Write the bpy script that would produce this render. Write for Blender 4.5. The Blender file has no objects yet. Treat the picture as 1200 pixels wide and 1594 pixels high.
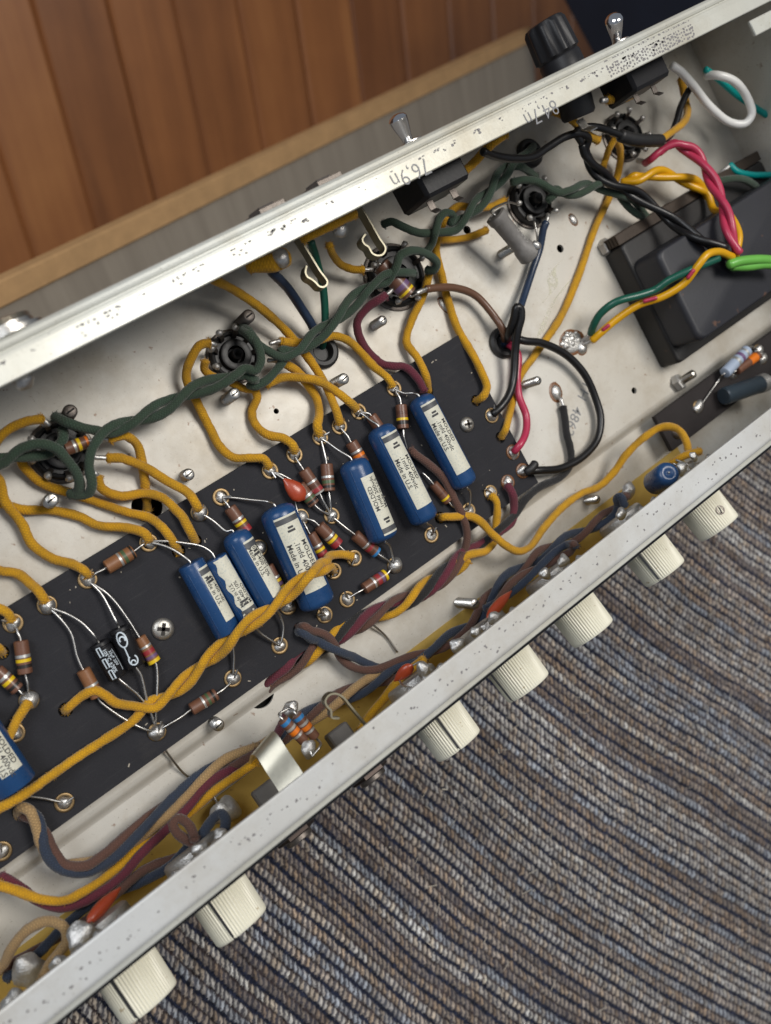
import bpy, math, random
import numpy as np
from mathutils import Vector, Matrix
random.seed(7); rng = np.random.default_rng(7)
C = bpy.context.scene.collection
S = 0.001                                   # everything below is measured in millimetres
# ------------------------------------------------------------------ camera
F, CX, CY, HC = 1390.0, 600.0, 797.0, 300.0
AX = np.array([2860., -1930., F]); AX /= np.linalg.norm(AX)
AD = np.array([-620., 83., F]); AD -= AX*(AX@AD); AD /= np.linalg.norm(AD)
AZ = -AD; AY = np.cross(AZ, AX)
cam = bpy.data.objects.new('camera', bpy.data.cameras.new('camera')); C.objects.link(cam)
right = Vector((AX[0], AY[0], AZ[0])); down = Vector((AX[1], AY[1], AZ[1])); fwd = Vector((AX[2], AY[2], AZ[2]))
R3 = Matrix((right, -down, -fwd)).transposed()
cam.matrix_world = Matrix.Translation((0, 0, HC*S)) @ R3.to_4x4()
cd = cam.data; cd.sensor_fit = 'VERTICAL'; cd.sensor_height = 36.0; cd.sensor_width = 27.1
cd.lens = 36.0*F/1594.0; cd.clip_start = 0.01; cd.clip_end = 20
cd.dof.use_dof = True; cd.dof.focus_distance = 0.312; cd.dof.aperture_fstop = 10.5
bpy.context.scene.camera = cam
# ------------------------------------------------------------------ light: a dim room, a big soft window lamp, a weaker second one
w = bpy.data.worlds.new('World'); bpy.context.scene.world = w; w.use_nodes = True
bg = w.node_tree.nodes['Background']; bg.inputs[0].default_value = (0.80, 0.88, 1.0, 1); bg.inputs[1].default_value = 0.21
def area(name, loc, aim, size, power, col):
    l = bpy.data.lights.new(name, 'AREA'); l.size = size; l.energy = power; l.color = col
    o = bpy.data.objects.new(name, l); C.objects.link(o); o.location = loc
    o.rotation_euler = (Vector(aim)-Vector(loc)).to_track_quat('-Z', 'Y').to_euler(); return o
area('window_lamp', (0.52, 0.12, 1.12), (0.12, -0.05, 0), 0.46, 10.6, (1.0, 0.955, 0.89))
area('side_window_lamp', (-0.42, 0.66, 0.95), (0.1, 0, 0), 0.55, 6.0, (0.93, 0.96, 1.0))
vs = bpy.context.scene.view_settings; vs.view_transform = 'Standard'; vs.look = 'None'; vs.exposure = 0.0; vs.gamma = 1
# ------------------------------------------------------------------ helpers
def P(px, py, z=0.0):
    """photo position -> point (mm) on the level z"""
    d = np.array([(px-CX)/F, (py-CY)/F, 1.0]); t = (HC-z)/(d@AD); p = d*t
    return np.array([p@AX, p@AY, HC + p@AZ])
ORIG = {}
def setp(o, label=None, cat=None, group=None, kind=None):
    if label: o['label'] = label
    if cat: o['category'] = cat
    if group: o['group'] = group
    if kind: o['kind'] = kind
    return o
def thing(name, label, cat, at, group=None):
    o = bpy.data.objects.new(name, None); C.objects.link(o); o.empty_display_size = 0.005
    at = np.array(at, float); o.location = Vector(at*S); ORIG[o] = at
    return setp(o, label, cat, group)
def obj(name, geo, mat, parent=None, smooth=True, at=None):
    v, f = geo[0], geo[1]; uv = geo[2] if len(geo) > 2 else None
    v = np.asarray(v, float)
    if parent is not None: org = ORIG[parent]
    else: org = np.array(at, float) if at is not None else v.mean(0)
    me = bpy.data.meshes.new(name); me.from_pydata(((v-org)*S).tolist(), [], f)
    if smooth: me.polygons.foreach_set('use_smooth', [True]*len(me.polygons))
    if uv is not None:
        l = me.uv_layers.new(name='UV'); idx = np.empty(len(me.loops), int); me.loops.foreach_get('vertex_index', idx)
        u = np.asarray(uv)[idx]; l.data.foreach_set('uv', u.ravel())
    me.materials.append(mat)
    if smooth and smooth != 'all':
        try: me.set_sharp_from_angle(angle=math.radians(42))
        except Exception: pass
    o = bpy.data.objects.new(name, me); C.objects.link(o)
    if parent is not None: o.parent = parent; ORIG[o] = org
    else: o.location = Vector(org*S); ORIG[o] = org
    return o
class G:
    """a growing mesh"""
    def __init__(s): s.v = []; s.f = []; s.n = 0
    def add(s, geo):
        v = np.asarray(geo[0], float); s.v.append(v); n = s.n
        s.f += [tuple(i+n for i in q) for q in geo[1]]; s.n += len(v); return s
    def geo(s): return np.vstack(s.v), s.f
def unit(a): a = np.asarray(a, float); return a/np.linalg.norm(a)
def frame(a, up=(0, 0, 1)):
    a = unit(a); up = np.asarray(up, float)
    if abs(a@up) > .98: up = np.array([1., 0, 0])
    s = unit(np.cross(a, up)); u = np.cross(s, a); return a, s, u
def box(c, ex, ey, ez, bevel=0.0):
    """box from centre and half vectors, optional chamfer"""
    c, ex, ey, ez = [np.asarray(q, float) for q in (c, ex, ey, ez)]
    L = [np.linalg.norm(q) for q in (ex, ey, ez)]; D = [q/l for q, l in zip((ex, ey, ez), L)]
    if bevel <= 0:
        v = [c+sx*ex+sy*ey+sz*ez for sx in (-1, 1) for sy in (-1, 1) for sz in (-1, 1)]
        return np.array(v), [(0,1,3,2),(4,6,7,5),(0,4,5,1),(2,3,7,6),(0,2,6,4),(1,5,7,3)]
    v = []; ix = {}
    for sx in (-1, 1):
        for sy in (-1, 1):
            for sz in (-1, 1):
                for k in range(3):
                    q = [sx*L[0], sy*L[1], sz*L[2]]
                    for j in range(3):
                        if j != k: q[j] -= math.copysign(bevel, q[j])
                    ix[(sx, sy, sz, k)] = len(v); v.append(c+q[0]*D[0]+q[1]*D[1]+q[2]*D[2])
    f = []
    for k in range(3):
        for s in (-1, 1):
            o = [(a, b) for a, b in ((-1,-1),(1,-1),(1,1),(-1,1))]
            q = []
            for a, b in o:
                t = [a, b]; t.insert(k, s); q.append(ix[(*t, k)])
            f.append(tuple(q))
    for k in range(3):
        i, j = [m for m in range(3) if m != k]
        for si in (-1, 1):
            for sj in (-1, 1):
                t = [0, 0, 0]; t[i] = si; t[j] = sj; q = []
                t[k] = -1; q += [ix[(*t, i)], ix[(*t, j)]]; t[k] = 1; q += [ix[(*t, j)], ix[(*t, i)]]
                f.append(tuple(q))
    for sx in (-1, 1):
        for sy in (-1, 1):
            for sz in (-1, 1): f.append(tuple(ix[(sx, sy, sz, k)] for k in range(3)))
    return np.array(v), f
def lathe(o, axis, prof, n=28, up=(0, 0, 1), wob=None):
    """prof: (distance along axis, radius) list"""
    o = np.asarray(o, float); a, s, u = frame(axis, up); v = []; f = []
    th = np.linspace(0, 2*np.pi, n, endpoint=False); m = len(prof)
    for i, (d, r) in enumerate(prof):
        for k in range(n):
            rr = r*(wob(i, th[k]) if wob else 1)
            v.append(o+a*d+rr*(math.cos(th[k])*s+math.sin(th[k])*u))
    for i in range(m-1):
        for k in range(n): f.append((i*n+k, i*n+(k+1) % n, (i+1)*n+(k+1) % n, (i+1)*n+k))
    f.append(tuple(range(n))[::-1]); f.append(tuple((m-1)*n+k for k in range(n)))
    return np.array(v), f
def spline(pts, step):
    p = [np.asarray(q, float) for q in pts]
    if len(p) == 2: n = max(2, int(np.linalg.norm(p[1]-p[0])/step)); return np.array([p[0]+(p[1]-p[0])*t for t in np.linspace(0, 1, n+1)])
    p = [2*p[0]-p[1]]+p+[2*p[-1]-p[-2]]; out = []
    for i in range(1, len(p)-2):
        a, b, c, d = p[i-1:i+3]
        t0 = 0; t1 = t0+max(np.linalg.norm(b-a), .01)**.5; t2 = t1+max(np.linalg.norm(c-b), .01)**.5; t3 = t2+max(np.linalg.norm(d-c), .01)**.5
        n = max(2, int(np.linalg.norm(c-b)/step))
        for t in np.linspace(t1, t2, n, endpoint=(i == len(p)-3)):
            A1 = (t1-t)/(t1-t0)*a+(t-t0)/(t1-t0)*b; A2 = (t2-t)/(t2-t1)*b+(t-t1)/(t2-t1)*c; A3 = (t3-t)/(t3-t2)*c+(t-t2)/(t3-t2)*d
            B1 = (t2-t)/(t2-t0)*A1+(t-t0)/(t2-t0)*A2; B2 = (t3-t)/(t3-t1)*A2+(t-t1)/(t3-t1)*A3
            out.append((t2-t)/(t2-t1)*B1+(t-t1)/(t2-t1)*B2)
    return np.array(out)
def sweep(path, r, n=12, rough=0.0, flat=1.0):
    p = np.asarray(path, float); m = len(p)
    T = np.gradient(p, axis=0); T /= np.linalg.norm(T, axis=1)[:, None]+1e-9
    a, s, u = frame(T[0]); N = [s]
    for i in range(1, m):
        q = N[-1]-T[i]*(N[-1]@T[i]); N.append(q/np.linalg.norm(q))
    N = np.array(N); B = np.cross(T, N); th = np.linspace(0, 2*np.pi, n, endpoint=False)
    rr = np.full(m, float(r)) if np.isscalar(r) else np.asarray(r, float)
    R = np.repeat(rr[:, None], n, 1)
    if rough > 0:
        k = rng.normal(0, 1, (m, n)); k = (k+np.roll(k, 1, 0)+np.roll(k, 1, 1))/1.7
        lo = np.interp(np.arange(m), np.arange(0, m+6, 6), rng.normal(0, 1, len(np.arange(0, m+6, 6))))
        R = R*(1+rough*(.6*k+.8*lo[:, None]))
    V = p[:, None, :]+R[..., None]*(np.cos(th)[None, :, None]*N[:, None, :]+flat*np.sin(th)[None, :, None]*B[:, None, :])
    L = np.concatenate([[0], np.cumsum(np.linalg.norm(np.diff(p, axis=0), axis=1))])
    # rounded ends
    e0 = p[0]-T[0]*rr[0]*.45; e1 = p[-1]+T[-1]*rr[-1]*.45
    c0 = p[0]-T[0]*rr[0]*.35+(V[0]-p[0])*.62; c1 = p[-1]+T[-1]*rr[-1]*.35+(V[-1]-p[-1])*.62
    V = np.concatenate([c0[None], V, c1[None]]); L = np.concatenate([[L[0]-rr[0]*.4], L, [L[-1]+rr[-1]*.4]]); M = m+2
    v = np.vstack([V.reshape(-1, 3), e0[None], e1[None]])
    f = [(i*n+k, (i+1)*n+k, (i+1)*n+(k+1) % n, i*n+(k+1) % n) for i in range(M-1) for k in range(n)]
    f += [(M*n, k, (k+1) % n) for k in range(n)]+[(M*n+1, (M-1)*n+(k+1) % n, (M-1)*n+k) for k in range(n)]
    tri = np.abs((th/np.pi) % 2-1)      # 0..1..0 keeps the seam out of the weave
    uv = np.array([[L[i], tri[k]] for i in range(M) for k in range(n)]+[[L[0], 0], [L[-1], 0]])
    return v, f, uv
def blob(c, r, h, rough=.12, n=20, m=9, sx=1.0, ang=0.0):
    """a soldered dome"""
    c = np.asarray(c, float); v = []; f = []; ph = rng.uniform(0, 6.28, 6)
    for i in range(m):
        t = i/(m-1)*math.pi*.5
        for k in range(n):
            a = k/n*2*math.pi
            w_ = 1+rough*(math.sin(2*a+ph[0]+2*t)*.5+math.sin(3*a+ph[1]-3*t)*.35+math.sin(5*a+ph[2]+4*t)*.22)
            x = r*w_*math.cos(t)*math.cos(a)*sx; y = r*w_*math.cos(t)*math.sin(a)
            v.append(c+np.array([x*math.cos(ang)-y*math.sin(ang), x*math.sin(ang)+y*math.cos(ang), h*math.sin(t)*(1+.12*rough*math.sin(a+ph[3]))]))
    for i in range(m-1):
        for k in range(n): f.append((i*n+k, i*n+(k+1) % n, (i+1)*n+(k+1) % n, (i+1)*n+k))
    return np.array(v), f
def strip(path, width_dir, hw, th, up=None):
    """a bent metal strip along a path"""
    p = np.asarray(path, float); wd = unit(width_dir)*hw; m = len(p)
    T = np.gradient(p, axis=0); T /= np.linalg.norm(T, axis=1)[:, None]; v = []
    for i in range(m):
        nn = unit(np.cross(T[i], wd))*th*.5
        v += [p[i]-wd-nn, p[i]+wd-nn, p[i]+wd+nn, p[i]-wd+nn]
    f = []
    for i in range(m-1):
        for k in range(4): f.append((i*4+k, i*4+(k+1) % 4, i*4+4+(k+1) % 4, i*4+4+k))
    f += [(3, 2, 1, 0), tuple((m-1)*4+k for k in range(4))]
    return np.array(v), f
_tx = {}
def text2d(s, bold=0.0):
    if (s, bold) not in _tx:
        cu = bpy.data.curves.new('lettering', 'FONT'); cu.body = s; cu.size = 1.0; cu.offset = bold; cu.resolution_u = 2
        o = bpy.data.objects.new('lettering', cu); C.objects.link(o)
        bpy.context.view_layer.update()
        me = bpy.data.meshes.new_from_object(o.evaluated_get(bpy.context.evaluated_depsgraph_get()))
        v = np.array([q.co[:] for q in me.vertices]); f = [tuple(q.vertices) for q in me.polygons]
        bpy.data.objects.remove(o); bpy.data.curves.remove(cu); bpy.data.meshes.remove(me)
        v[:, 0] -= v[:, 0].min(); _tx[(s, bold)] = (v[:, :2], f)
    return _tx[(s, bold)]
def text_flat(s, o, u, vv, size, bold=0.0, xs=1.0):
    v, f = text2d(s, bold); o = np.asarray(o, float)
    return np.array([o+unit(u)*q[0]*size*xs+unit(vv)*q[1]*size for q in v]), f
# ------------------------------------------------------------------ materials
def nt(name):
    m = bpy.data.materials.new(name); m.use_nodes = True; n = m.node_tree; return m, n, n.nodes['Principled BSDF']
def N(n, t, **k):
    x = n.nodes.new(t)
    for a, b in k.items(): setattr(x, a, b)
    return x
def mmpos(n):
    g = N(n, 'ShaderNodeNewGeometry'); s = N(n, 'ShaderNodeVectorMath', operation='SCALE'); s.inputs['Scale'].default_value = 1000
    n.links.new(g.outputs['Position'], s.inputs[0]); return s.outputs[0]
def noise(n, vec, scale, detail=4, rough=.6):
    x = N(n, 'ShaderNodeTexNoise'); x.inputs['Scale'].default_value = scale; x.inputs['Detail'].default_value = detail; x.inputs['Roughness'].default_value = rough
    n.links.new(vec, x.inputs['Vector']); return x.outputs['Fac']
def ramp(n, fac, stops):
    r = N(n, 'ShaderNodeValToRGB'); e = r.color_ramp.elements
    while len(e) < len(stops): e.new(.5)
    for q, (p, c) in zip(e, stops): q.position = p; q.color = (*c, 1) if len(c) == 3 else c
    n.links.new(fac, r.inputs[0]); return r.outputs['Color']
def mixc(n, fac, a, b):
    x = N(n, 'ShaderNodeMix', data_type='RGBA')
    for val, i in ((fac, 0), (a, 6), (b, 7)):
        if hasattr(val, 'links') or hasattr(val, 'is_linked'): n.links.new(val, x.inputs[i])
        else: x.inputs[i].default_value = val if i == 0 else (*val, 1)
    return x.outputs[2]
def mth(n, op, a, b=None, clamp=False):
    x = N(n, 'ShaderNodeMath', operation=op, use_clamp=clamp)
    for i, val in enumerate((a, b)):
        if val is None: continue
        if hasattr(val, 'is_linked'): n.links.new(val, x.inputs[i])
        else: x.inputs[i].default_value = val
    return x.outputs[0]
def bump(n, b, h, dist, strength=1.0):
    x = N(n, 'ShaderNodeBump'); x.inputs['Distance'].default_value = dist*S; x.inputs['Strength'].default_value = strength
    n.links.new(h, x.inputs['Height']); n.links.new(x.outputs[0], b.inputs['Normal'])
def mat(name, col, rough=.5, metal=0.0, var=.15, vs_=.3, bd=0.0, bs=2.0, spot=None, rvar=.0, coat=0.0, spec=.5):
    m, n, b = nt(name); v = mmpos(n); c = np.array(col)
    out = mixc(n, noise(n, v, vs_, 5), tuple(np.clip(c*(1-var), 0, 1)), tuple(np.clip(c*(1+var), 0, 1)))
    if spot:   # (colour, scale, threshold)
        f = noise(n, v, spot[1], 3, .55); s_ = ramp(n, f, [(spot[2], (0, 0, 0)), (min(spot[2]+.05, 1), (1, 1, 1))])
        out = mixc(n, s_, out, spot[0])
    n.links.new(out, b.inputs['Base Color']); b.inputs['Metallic'].default_value = metal; b.inputs['Specular IOR Level'].default_value = spec
    if rvar: n.links.new(mth(n, 'ADD', mth(n, 'MULTIPLY', noise(n, v, vs_*2.3, 4), rvar*2), rough-rvar), b.inputs['Roughness'])
    else: b.inputs['Roughness'].default_value = rough
    b.inputs['Coat Weight'].default_value = coat; b.inputs['Coat Roughness'].default_value = .15
    if bd: bump(n, b, noise(n, v, bs, 4), bd)
    return m
def cloth(name, col, dirt=.25, light=.3, fleck=None):
    """cotton braid: crossing threads from the length / round coordinates of the wire"""
    m, n, b = nt(name); uvn = N(n, 'ShaderNodeUVMap', uv_map='UV'); sp = N(n, 'ShaderNodeSeparateXYZ'); n.links.new(uvn.outputs[0], sp.inputs[0])
    u, v = sp.outputs[0], sp.outputs[1]; c = np.array(col); pos = mmpos(n)
    def wv(sg): return mth(n, 'SINE', mth(n, 'ADD', mth(n, 'MULTIPLY', u, 6.283/.95), mth(n, 'MULTIPLY', v, sg*6.283*3.5)))
    weave = mth(n, 'MULTIPLY', mth(n, 'ADD', wv(1), 1), mth(n, 'ADD', wv(-1), 1))      # 0..4
    fac = mth(n, 'MULTIPLY', weave, .25, True)
    base = mixc(n, fac, tuple(c*(1-light)), tuple(np.clip(c*(1+light*.45), 0, 1)))
    d = ramp(n, noise(n, pos, .16, 5, .65), [(.42, (0, 0, 0)), (.72, (1, 1, 1))])
    lo = noise(n, pos, .035, 3); base = mixc(n, ramp(n, lo, [(.38, (.0, .0, .0)), (.66, (.55, .55, .55))]), base, tuple(c*np.array([.74, .68, .6])))
    base = mixc(n, mth(n, 'MULTIPLY', d, dirt*1.6), base, tuple(c*.45+np.array([.02, .015, .01])))
    fl = ramp(n, noise(n, pos, 2.6, 2), [(.66, (0, 0, 0)), (.72, (1, 1, 1))])
    base = mixc(n, mth(n, 'MULTIPLY', fl, .35), base, fleck or tuple(np.clip(c*1.7+.05, 0, 1)))
    n.links.new(base, b.inputs['Base Color']); b.inputs['Roughness'].default_value = .82; b.inputs['Specular IOR Level'].default_value = .25
    b.inputs['Sheen Weight'].default_value = .25; b.inputs['Sheen Roughness'].default_value = .5
    h = mth(n, 'ADD', mth(n, 'MULTIPLY', weave, .3), mth(n, 'MULTIPLY', noise(n, pos, 1.7, 3), 1.3)); bump(n, b, h, .16, .8)
    return m
YEL = cloth('yellow_cotton', (.70, .365, .012), .5, .26); GRN = cloth('green_cotton', (.050, .088, .060), .3, .36, (.2, .27, .2))
MAR = cloth('maroon_cotton', (.15, .026, .046), .25); BRN = cloth('brown_cotton', (.135, .066, .05), .3); NAV = cloth('navy_cotton', (.035, .05, .085), .2, .3, (.13, .16, .22))
BEI = cloth('beige_cotton', (.46, .30, .14), .2); BLKC = cloth('black_cotton', (.022, .022, .024), .2, .3, (.09, .09, .09)); REDC = cloth('red_cotton', (.30, .022, .042), .25)
def vinyl(name, col, rough=.32): return mat(name, col, rough, 0, .12, .12, .03, 1.0, rvar=.06)
VBLK = vinyl('black_vinyl', (.008, .008, .009), .36); VBRN = vinyl('brown_vinyl', (.14, .07, .042)); VNAV = vinyl('navy_vinyl', (.022, .038, .075)); VRED = vinyl('red_vinyl', (.44, .035, .085))
VGRN = vinyl('dark_green_vinyl', (.01, .09, .06)); VLIME = vinyl('lime_vinyl', (.14, .42, .07)); VYEL = vinyl('yellow_vinyl', (.66, .34, .006)); VWHT = vinyl('white_vinyl', (.78, .78, .76)); VTEAL = vinyl('teal_vinyl', (.0, .32, .30)); RUB = mat('rubber', (.017, .017, .018), .5, 0, .2, .4, .08, 1.5)
def plated(name, col, metal, rough, stain=.5, brush=None, dots=None, rust=True):
    """dull plated sheet steel with grime, fine specks and rust freckles"""
    m, n, b = nt(name); v = mmpos(n); c = np.array(col)
    out = mixc(n, noise(n, v, .035, 6, .6), tuple(c*.84), tuple(np.clip(c*1.08, 0, 1)))
    g = ramp(n, noise(n, v, .018, 7, .72), [(.47, (0, 0, 0)), (.74, (1, 1, 1))]); out = mixc(n, ramp(n, noise(n, v, .011, 3, .55), [(.40, (0, 0, 0)), (.66, (.42, .42, .42))]), out, tuple(c*np.array([.72, .66, .57])))
    out = mixc(n, mth(n, 'MULTIPLY', g, stain), out, tuple(c*np.array([.62, .55, .45])))
    sp = ramp(n, noise(n, v, 1.25, 2, .5), [(.675, (0, 0, 0)), (.76, (1, 1, 1))]); out = mixc(n, mth(n, 'MULTIPLY', sp, .6), out, tuple(c*np.array([.30, .25, .2])))
    fine = ramp(n, noise(n, v, 3.3, 2, .5), [(.64, (0, 0, 0)), (.72, (1, 1, 1))]); out = mixc(n, mth(n, 'MULTIPLY', fine, .38), out, tuple(c*.45))
    if rust:
        r = ramp(n, noise(n, v, .33, 3, .5), [(.70, (0, 0, 0)), (.745, (1, 1, 1))]); out = mixc(n, mth(n, 'MULTIPLY', r, .6), out, (.20, .085, .03))
    if dots:   # rows of dark inked dabs: (centre y, half width)
        sp_ = N(n, 'ShaderNodeSeparateXYZ'); n.links.new(v, sp_.inputs[0])
        wob = mth(n, 'MULTIPLY', mth(n, 'SUBTRACT', noise(n, v, .03, 2), .5), 7.0)
        band = mth(n, 'SUBTRACT', 1.0, mth(n, 'DIVIDE', mth(n, 'ABSOLUTE', mth(n, 'SUBTRACT', mth(n, 'ADD', sp_.outputs[1], wob), dots[0])), dots[1]), True)
        vo = N(n, 'ShaderNodeTexVoronoi'); vo.inputs['Scale'].default_value = dots[2]; vo.inputs['Randomness'].default_value = .8; n.links.new(v, vo.inputs['Vector'])
        gate = ramp(n, noise(n, v, .09, 2), [(.42, (0, 0, 0)), (.55, (1, 1, 1))])
        d = mth(n, 'LESS_THAN', mth(n, 'ADD', vo.outputs['Distance'], mth(n, 'MULTIPLY', noise(n, v, 1.6, 3), .34)), .40)
        out = mixc(n, mth(n, 'MULTIPLY', mth(n, 'MULTIPLY', d, mth(n, 'GREATER_THAN', band, .15)), mth(n, 'MULTIPLY', gate, dots[3])), out, (.10, .09, .095))
    n.links.new(out, b.inputs['Base Color']); b.inputs['Metallic'].default_value = metal
    n.links.new(mth(n, 'ADD', mth(n, 'MULTIPLY', noise(n, v, .08, 5), .24), rough-.12), b.inputs['Roughness'])
    h = mth(n, 'ADD', mth(n, 'MULTIPLY', noise(n, v, .5, 4), .6), mth(n, 'MULTIPLY', noise(n, v, 3, 3), .25)); bump(n, b, h, .10, .6)
    return m
PAN = plated('plated_steel', (.63, .61, .56), .2, .48, .9)
LIPB = plated('plated_lip', (.65, .66, .61), .35, .42, .75, rust=False)
LIPF = plated('plated_front_lip', (.66, .67, .665), .15, .38, .8, rust=False)
BRASS = plated('brass_sheet', (.66, .47, .13), .3, .4, .75)
STEEL = mat('bright_steel', (.62, .60, .56), .3, 1.0, .2, .5, .06, 2.0, rvar=.1); CHROME = mat('chrome', (.78, .78, .8), .12, 1.0, .05, .2)
DSTEEL = mat('grimy_steel', (.16, .14, .125), .45, .9, .35, .8, .08, 3.0); SOLDER = mat('solder', (.60, .59, .57), .40, .9, .28, .8, .22, 1.1, rvar=.12)
SOLDULL = mat('dull_solder', (.54, .53, .51), .42, .8, .3, 1.2, .2, 1.6, rvar=.1); LEAD = mat('tinned_wire', (.58, .57, .55), .34, 1.0, .2, .7, .03, 2.0)
EYE = mat('aged_brass', (.30, .21, .11), .5, 1.0, .35, .5, .04, 2.0, rvar=.12); FLUX = mat('burnt_flux', (.17, .07, .025), .3, 0, .5, .9, .1, 1.2)
PHEN = mat('black_phenolic', (.010, .010, .011), .48, 0, .3, .3, .05, 1.0, rvar=.1); BAKE = mat('black_bakelite', (.012, .012, .014), .42, 0, .2, .2, .04, .8, spec=.3)
RES = mat('resistor_brown', (.155, .068, .040), .42, 0, .22, .6, .04, 2.0, coat=.25); RESL = mat('resistor_light_brown', (.24, .105, .045), .4, 0, .2, .6, .03, 2.0, coat=.3)
BANDC = {k: mat('band_'+k, c, .4, m, .12, .8, coat=.2) for k, c, m in (('silver', (.62, .62, .6), .7), ('yellow', (.74, .50, .01), 0), ('black', (.02, .016, .014), 0), ('red', (.30, .03, .035), 0),
    ('green', (.07, .11, .05), 0), ('violet', (.16, .09, .19), 0), ('blue', (.03, .19, .44), 0), ('orange', (.70, .17, .01), 0), ('brown', (.11, .045, .028), 0), ('grey', (.32, .31, .29), 0))}
def capblue():
    m, n, b = nt('blue_moulding'); v = mmpos(n)
    out = mixc(n, noise(n, v, .12, 4), (.011, .046, .135), (.018, .072, .20))
    out = mixc(n, mth(n, 'MULTIPLY', ramp(n, noise(n, v, .9, 6, .75), [(.62, (0, 0, 0)), (.73, (1, 1, 1))]), .45), out, (.13, .17, .24))
    n.links.new(out, b.inputs['Base Color']); n.links.new(mth(n, 'ADD', mth(n, 'MULTIPLY', noise(n, v, .5, 4), .25), .17), b.inputs['Roughness']); bump(n, b, noise(n, v, .8, 4), .06); return m
BLUE = capblue()
def paper():
    m, n, b = nt('aged_paper'); v = mmpos(n)
    out = mixc(n, noise(n, v, .25, 5), (.62, .60, .49), (.72, .70, .58))
    out = mixc(n, mth(n, 'MULTIPLY', ramp(n, noise(n, v, 1.6, 5, .7), [(.50, (0, 0, 0)), (.66, (1, 1, 1))]), .55), out, (.33, .39, .40))
    n.links.new(out, b.inputs['Base Color']); b.inputs['Roughness'].default_value = .6; return m
PAPER = paper(); INK = mat('black_ink', (.035, .035, .038), .6, 0, .3, 1.5); BANDINK = mat('grey_print', (.075, .078, .085), .5, 0, .25, 1.2); PENCIL = mat('pencil', (.22, .22, .23), .6, .1, .3, .9); STAMP = mat('grey_stamp', (.24, .24, .24), .6, 0, .35, .6); WINK = mat('white_print', (.62, .70, .76), .5, 0, .1, 1)
def fibre():
    m, n, b = nt('black_fibre_board'); v = mmpos(n)
    out = mixc(n, noise(n, v, .06, 6), (.020, .020, .0235), (.034, .034, .039))
    out = mixc(n, mth(n, 'MULTIPLY', ramp(n, noise(n, v, 2.6, 3, .6), [(.56, (0, 0, 0)), (.76, (1, 1, 1))]), .5), out, (.06, .058, .062))
    out = mixc(n, ramp(n, noise(n, v, .85, 2, .5), [(.815, (0, 0, 0)), (.84, (1, 1, 1))]), out, (.24, .225, .20))
    out = mixc(n, mth(n, 'MULTIPLY', ramp(n, noise(n, v, .05, 5, .7), [(.58, (0, 0, 0)), (.8, (1, 1, 1))]), .4), out, (.07, .062, .055))
    sx = N(n, 'ShaderNodeVectorMath', operation='MULTIPLY'); n.links.new(v, sx.inputs[0]); sx.inputs[1].default_value = (.05, .9, 1)
    out = mixc(n, mth(n, 'MULTIPLY', ramp(n, noise(n, sx.outputs[0], 1.0, 5, .7), [(.58, (0, 0, 0)), (.74, (1, 1, 1))]), .28), out, (.10, .098, .095))
    n.links.new(out, b.inputs['Base Color']); b.inputs['Roughness'].default_value = .78; b.inputs['Specular IOR Level'].default_value = .16; bump(n, b, noise(n, v, 1.8, 4), .16, .8); return m
FIBRE = fibre(); FIBRE2 = mat('brown_black_fibre', (.028, .024, .024), .7, 0, .3, .1, .1, 1.5, spec=.2)
CREAM = mat('cream_plastic', (.80, .77, .63), .36, 0, .07, .05, .02, 1.0, spot=((.5, .42, .27), .35, .68)); ORNG = mat('red_orange_dip', (.38, .055, .02), .35, 0, .2, .4, .05, 1.2, coat=.3)
CEM = mat('grey_cement', (.20, .19, .18), .5, 0, .3, .35, .18, .7); TRAN = mat('black_enamel', (.012, .011, .011), .5, 0, .35, .06, .05, .6, spot=((.10, .045, .03), .12, .68)); TRANB = mat('dusty_enamel', (.020, .021, .027), .5, 0, .25, .05, .04, .8, spot=((.12, .065, .045), .1, .66)); IRON = mat('brown_lamination', (.05, .036, .026), .5, .3, .35, .12, .08, 1.0)
DARK = mat('recess_shade', (.004, .004, .004), .9)  # near-black that carries the shade inside holes and slots
GREYB = mat('small_resistor_blue', (.36, .43, .55), .4, 0, .08, .5); PANELB = mat('black_panel', (.012, .012, .013), .25, 0, .2, .2)
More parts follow.
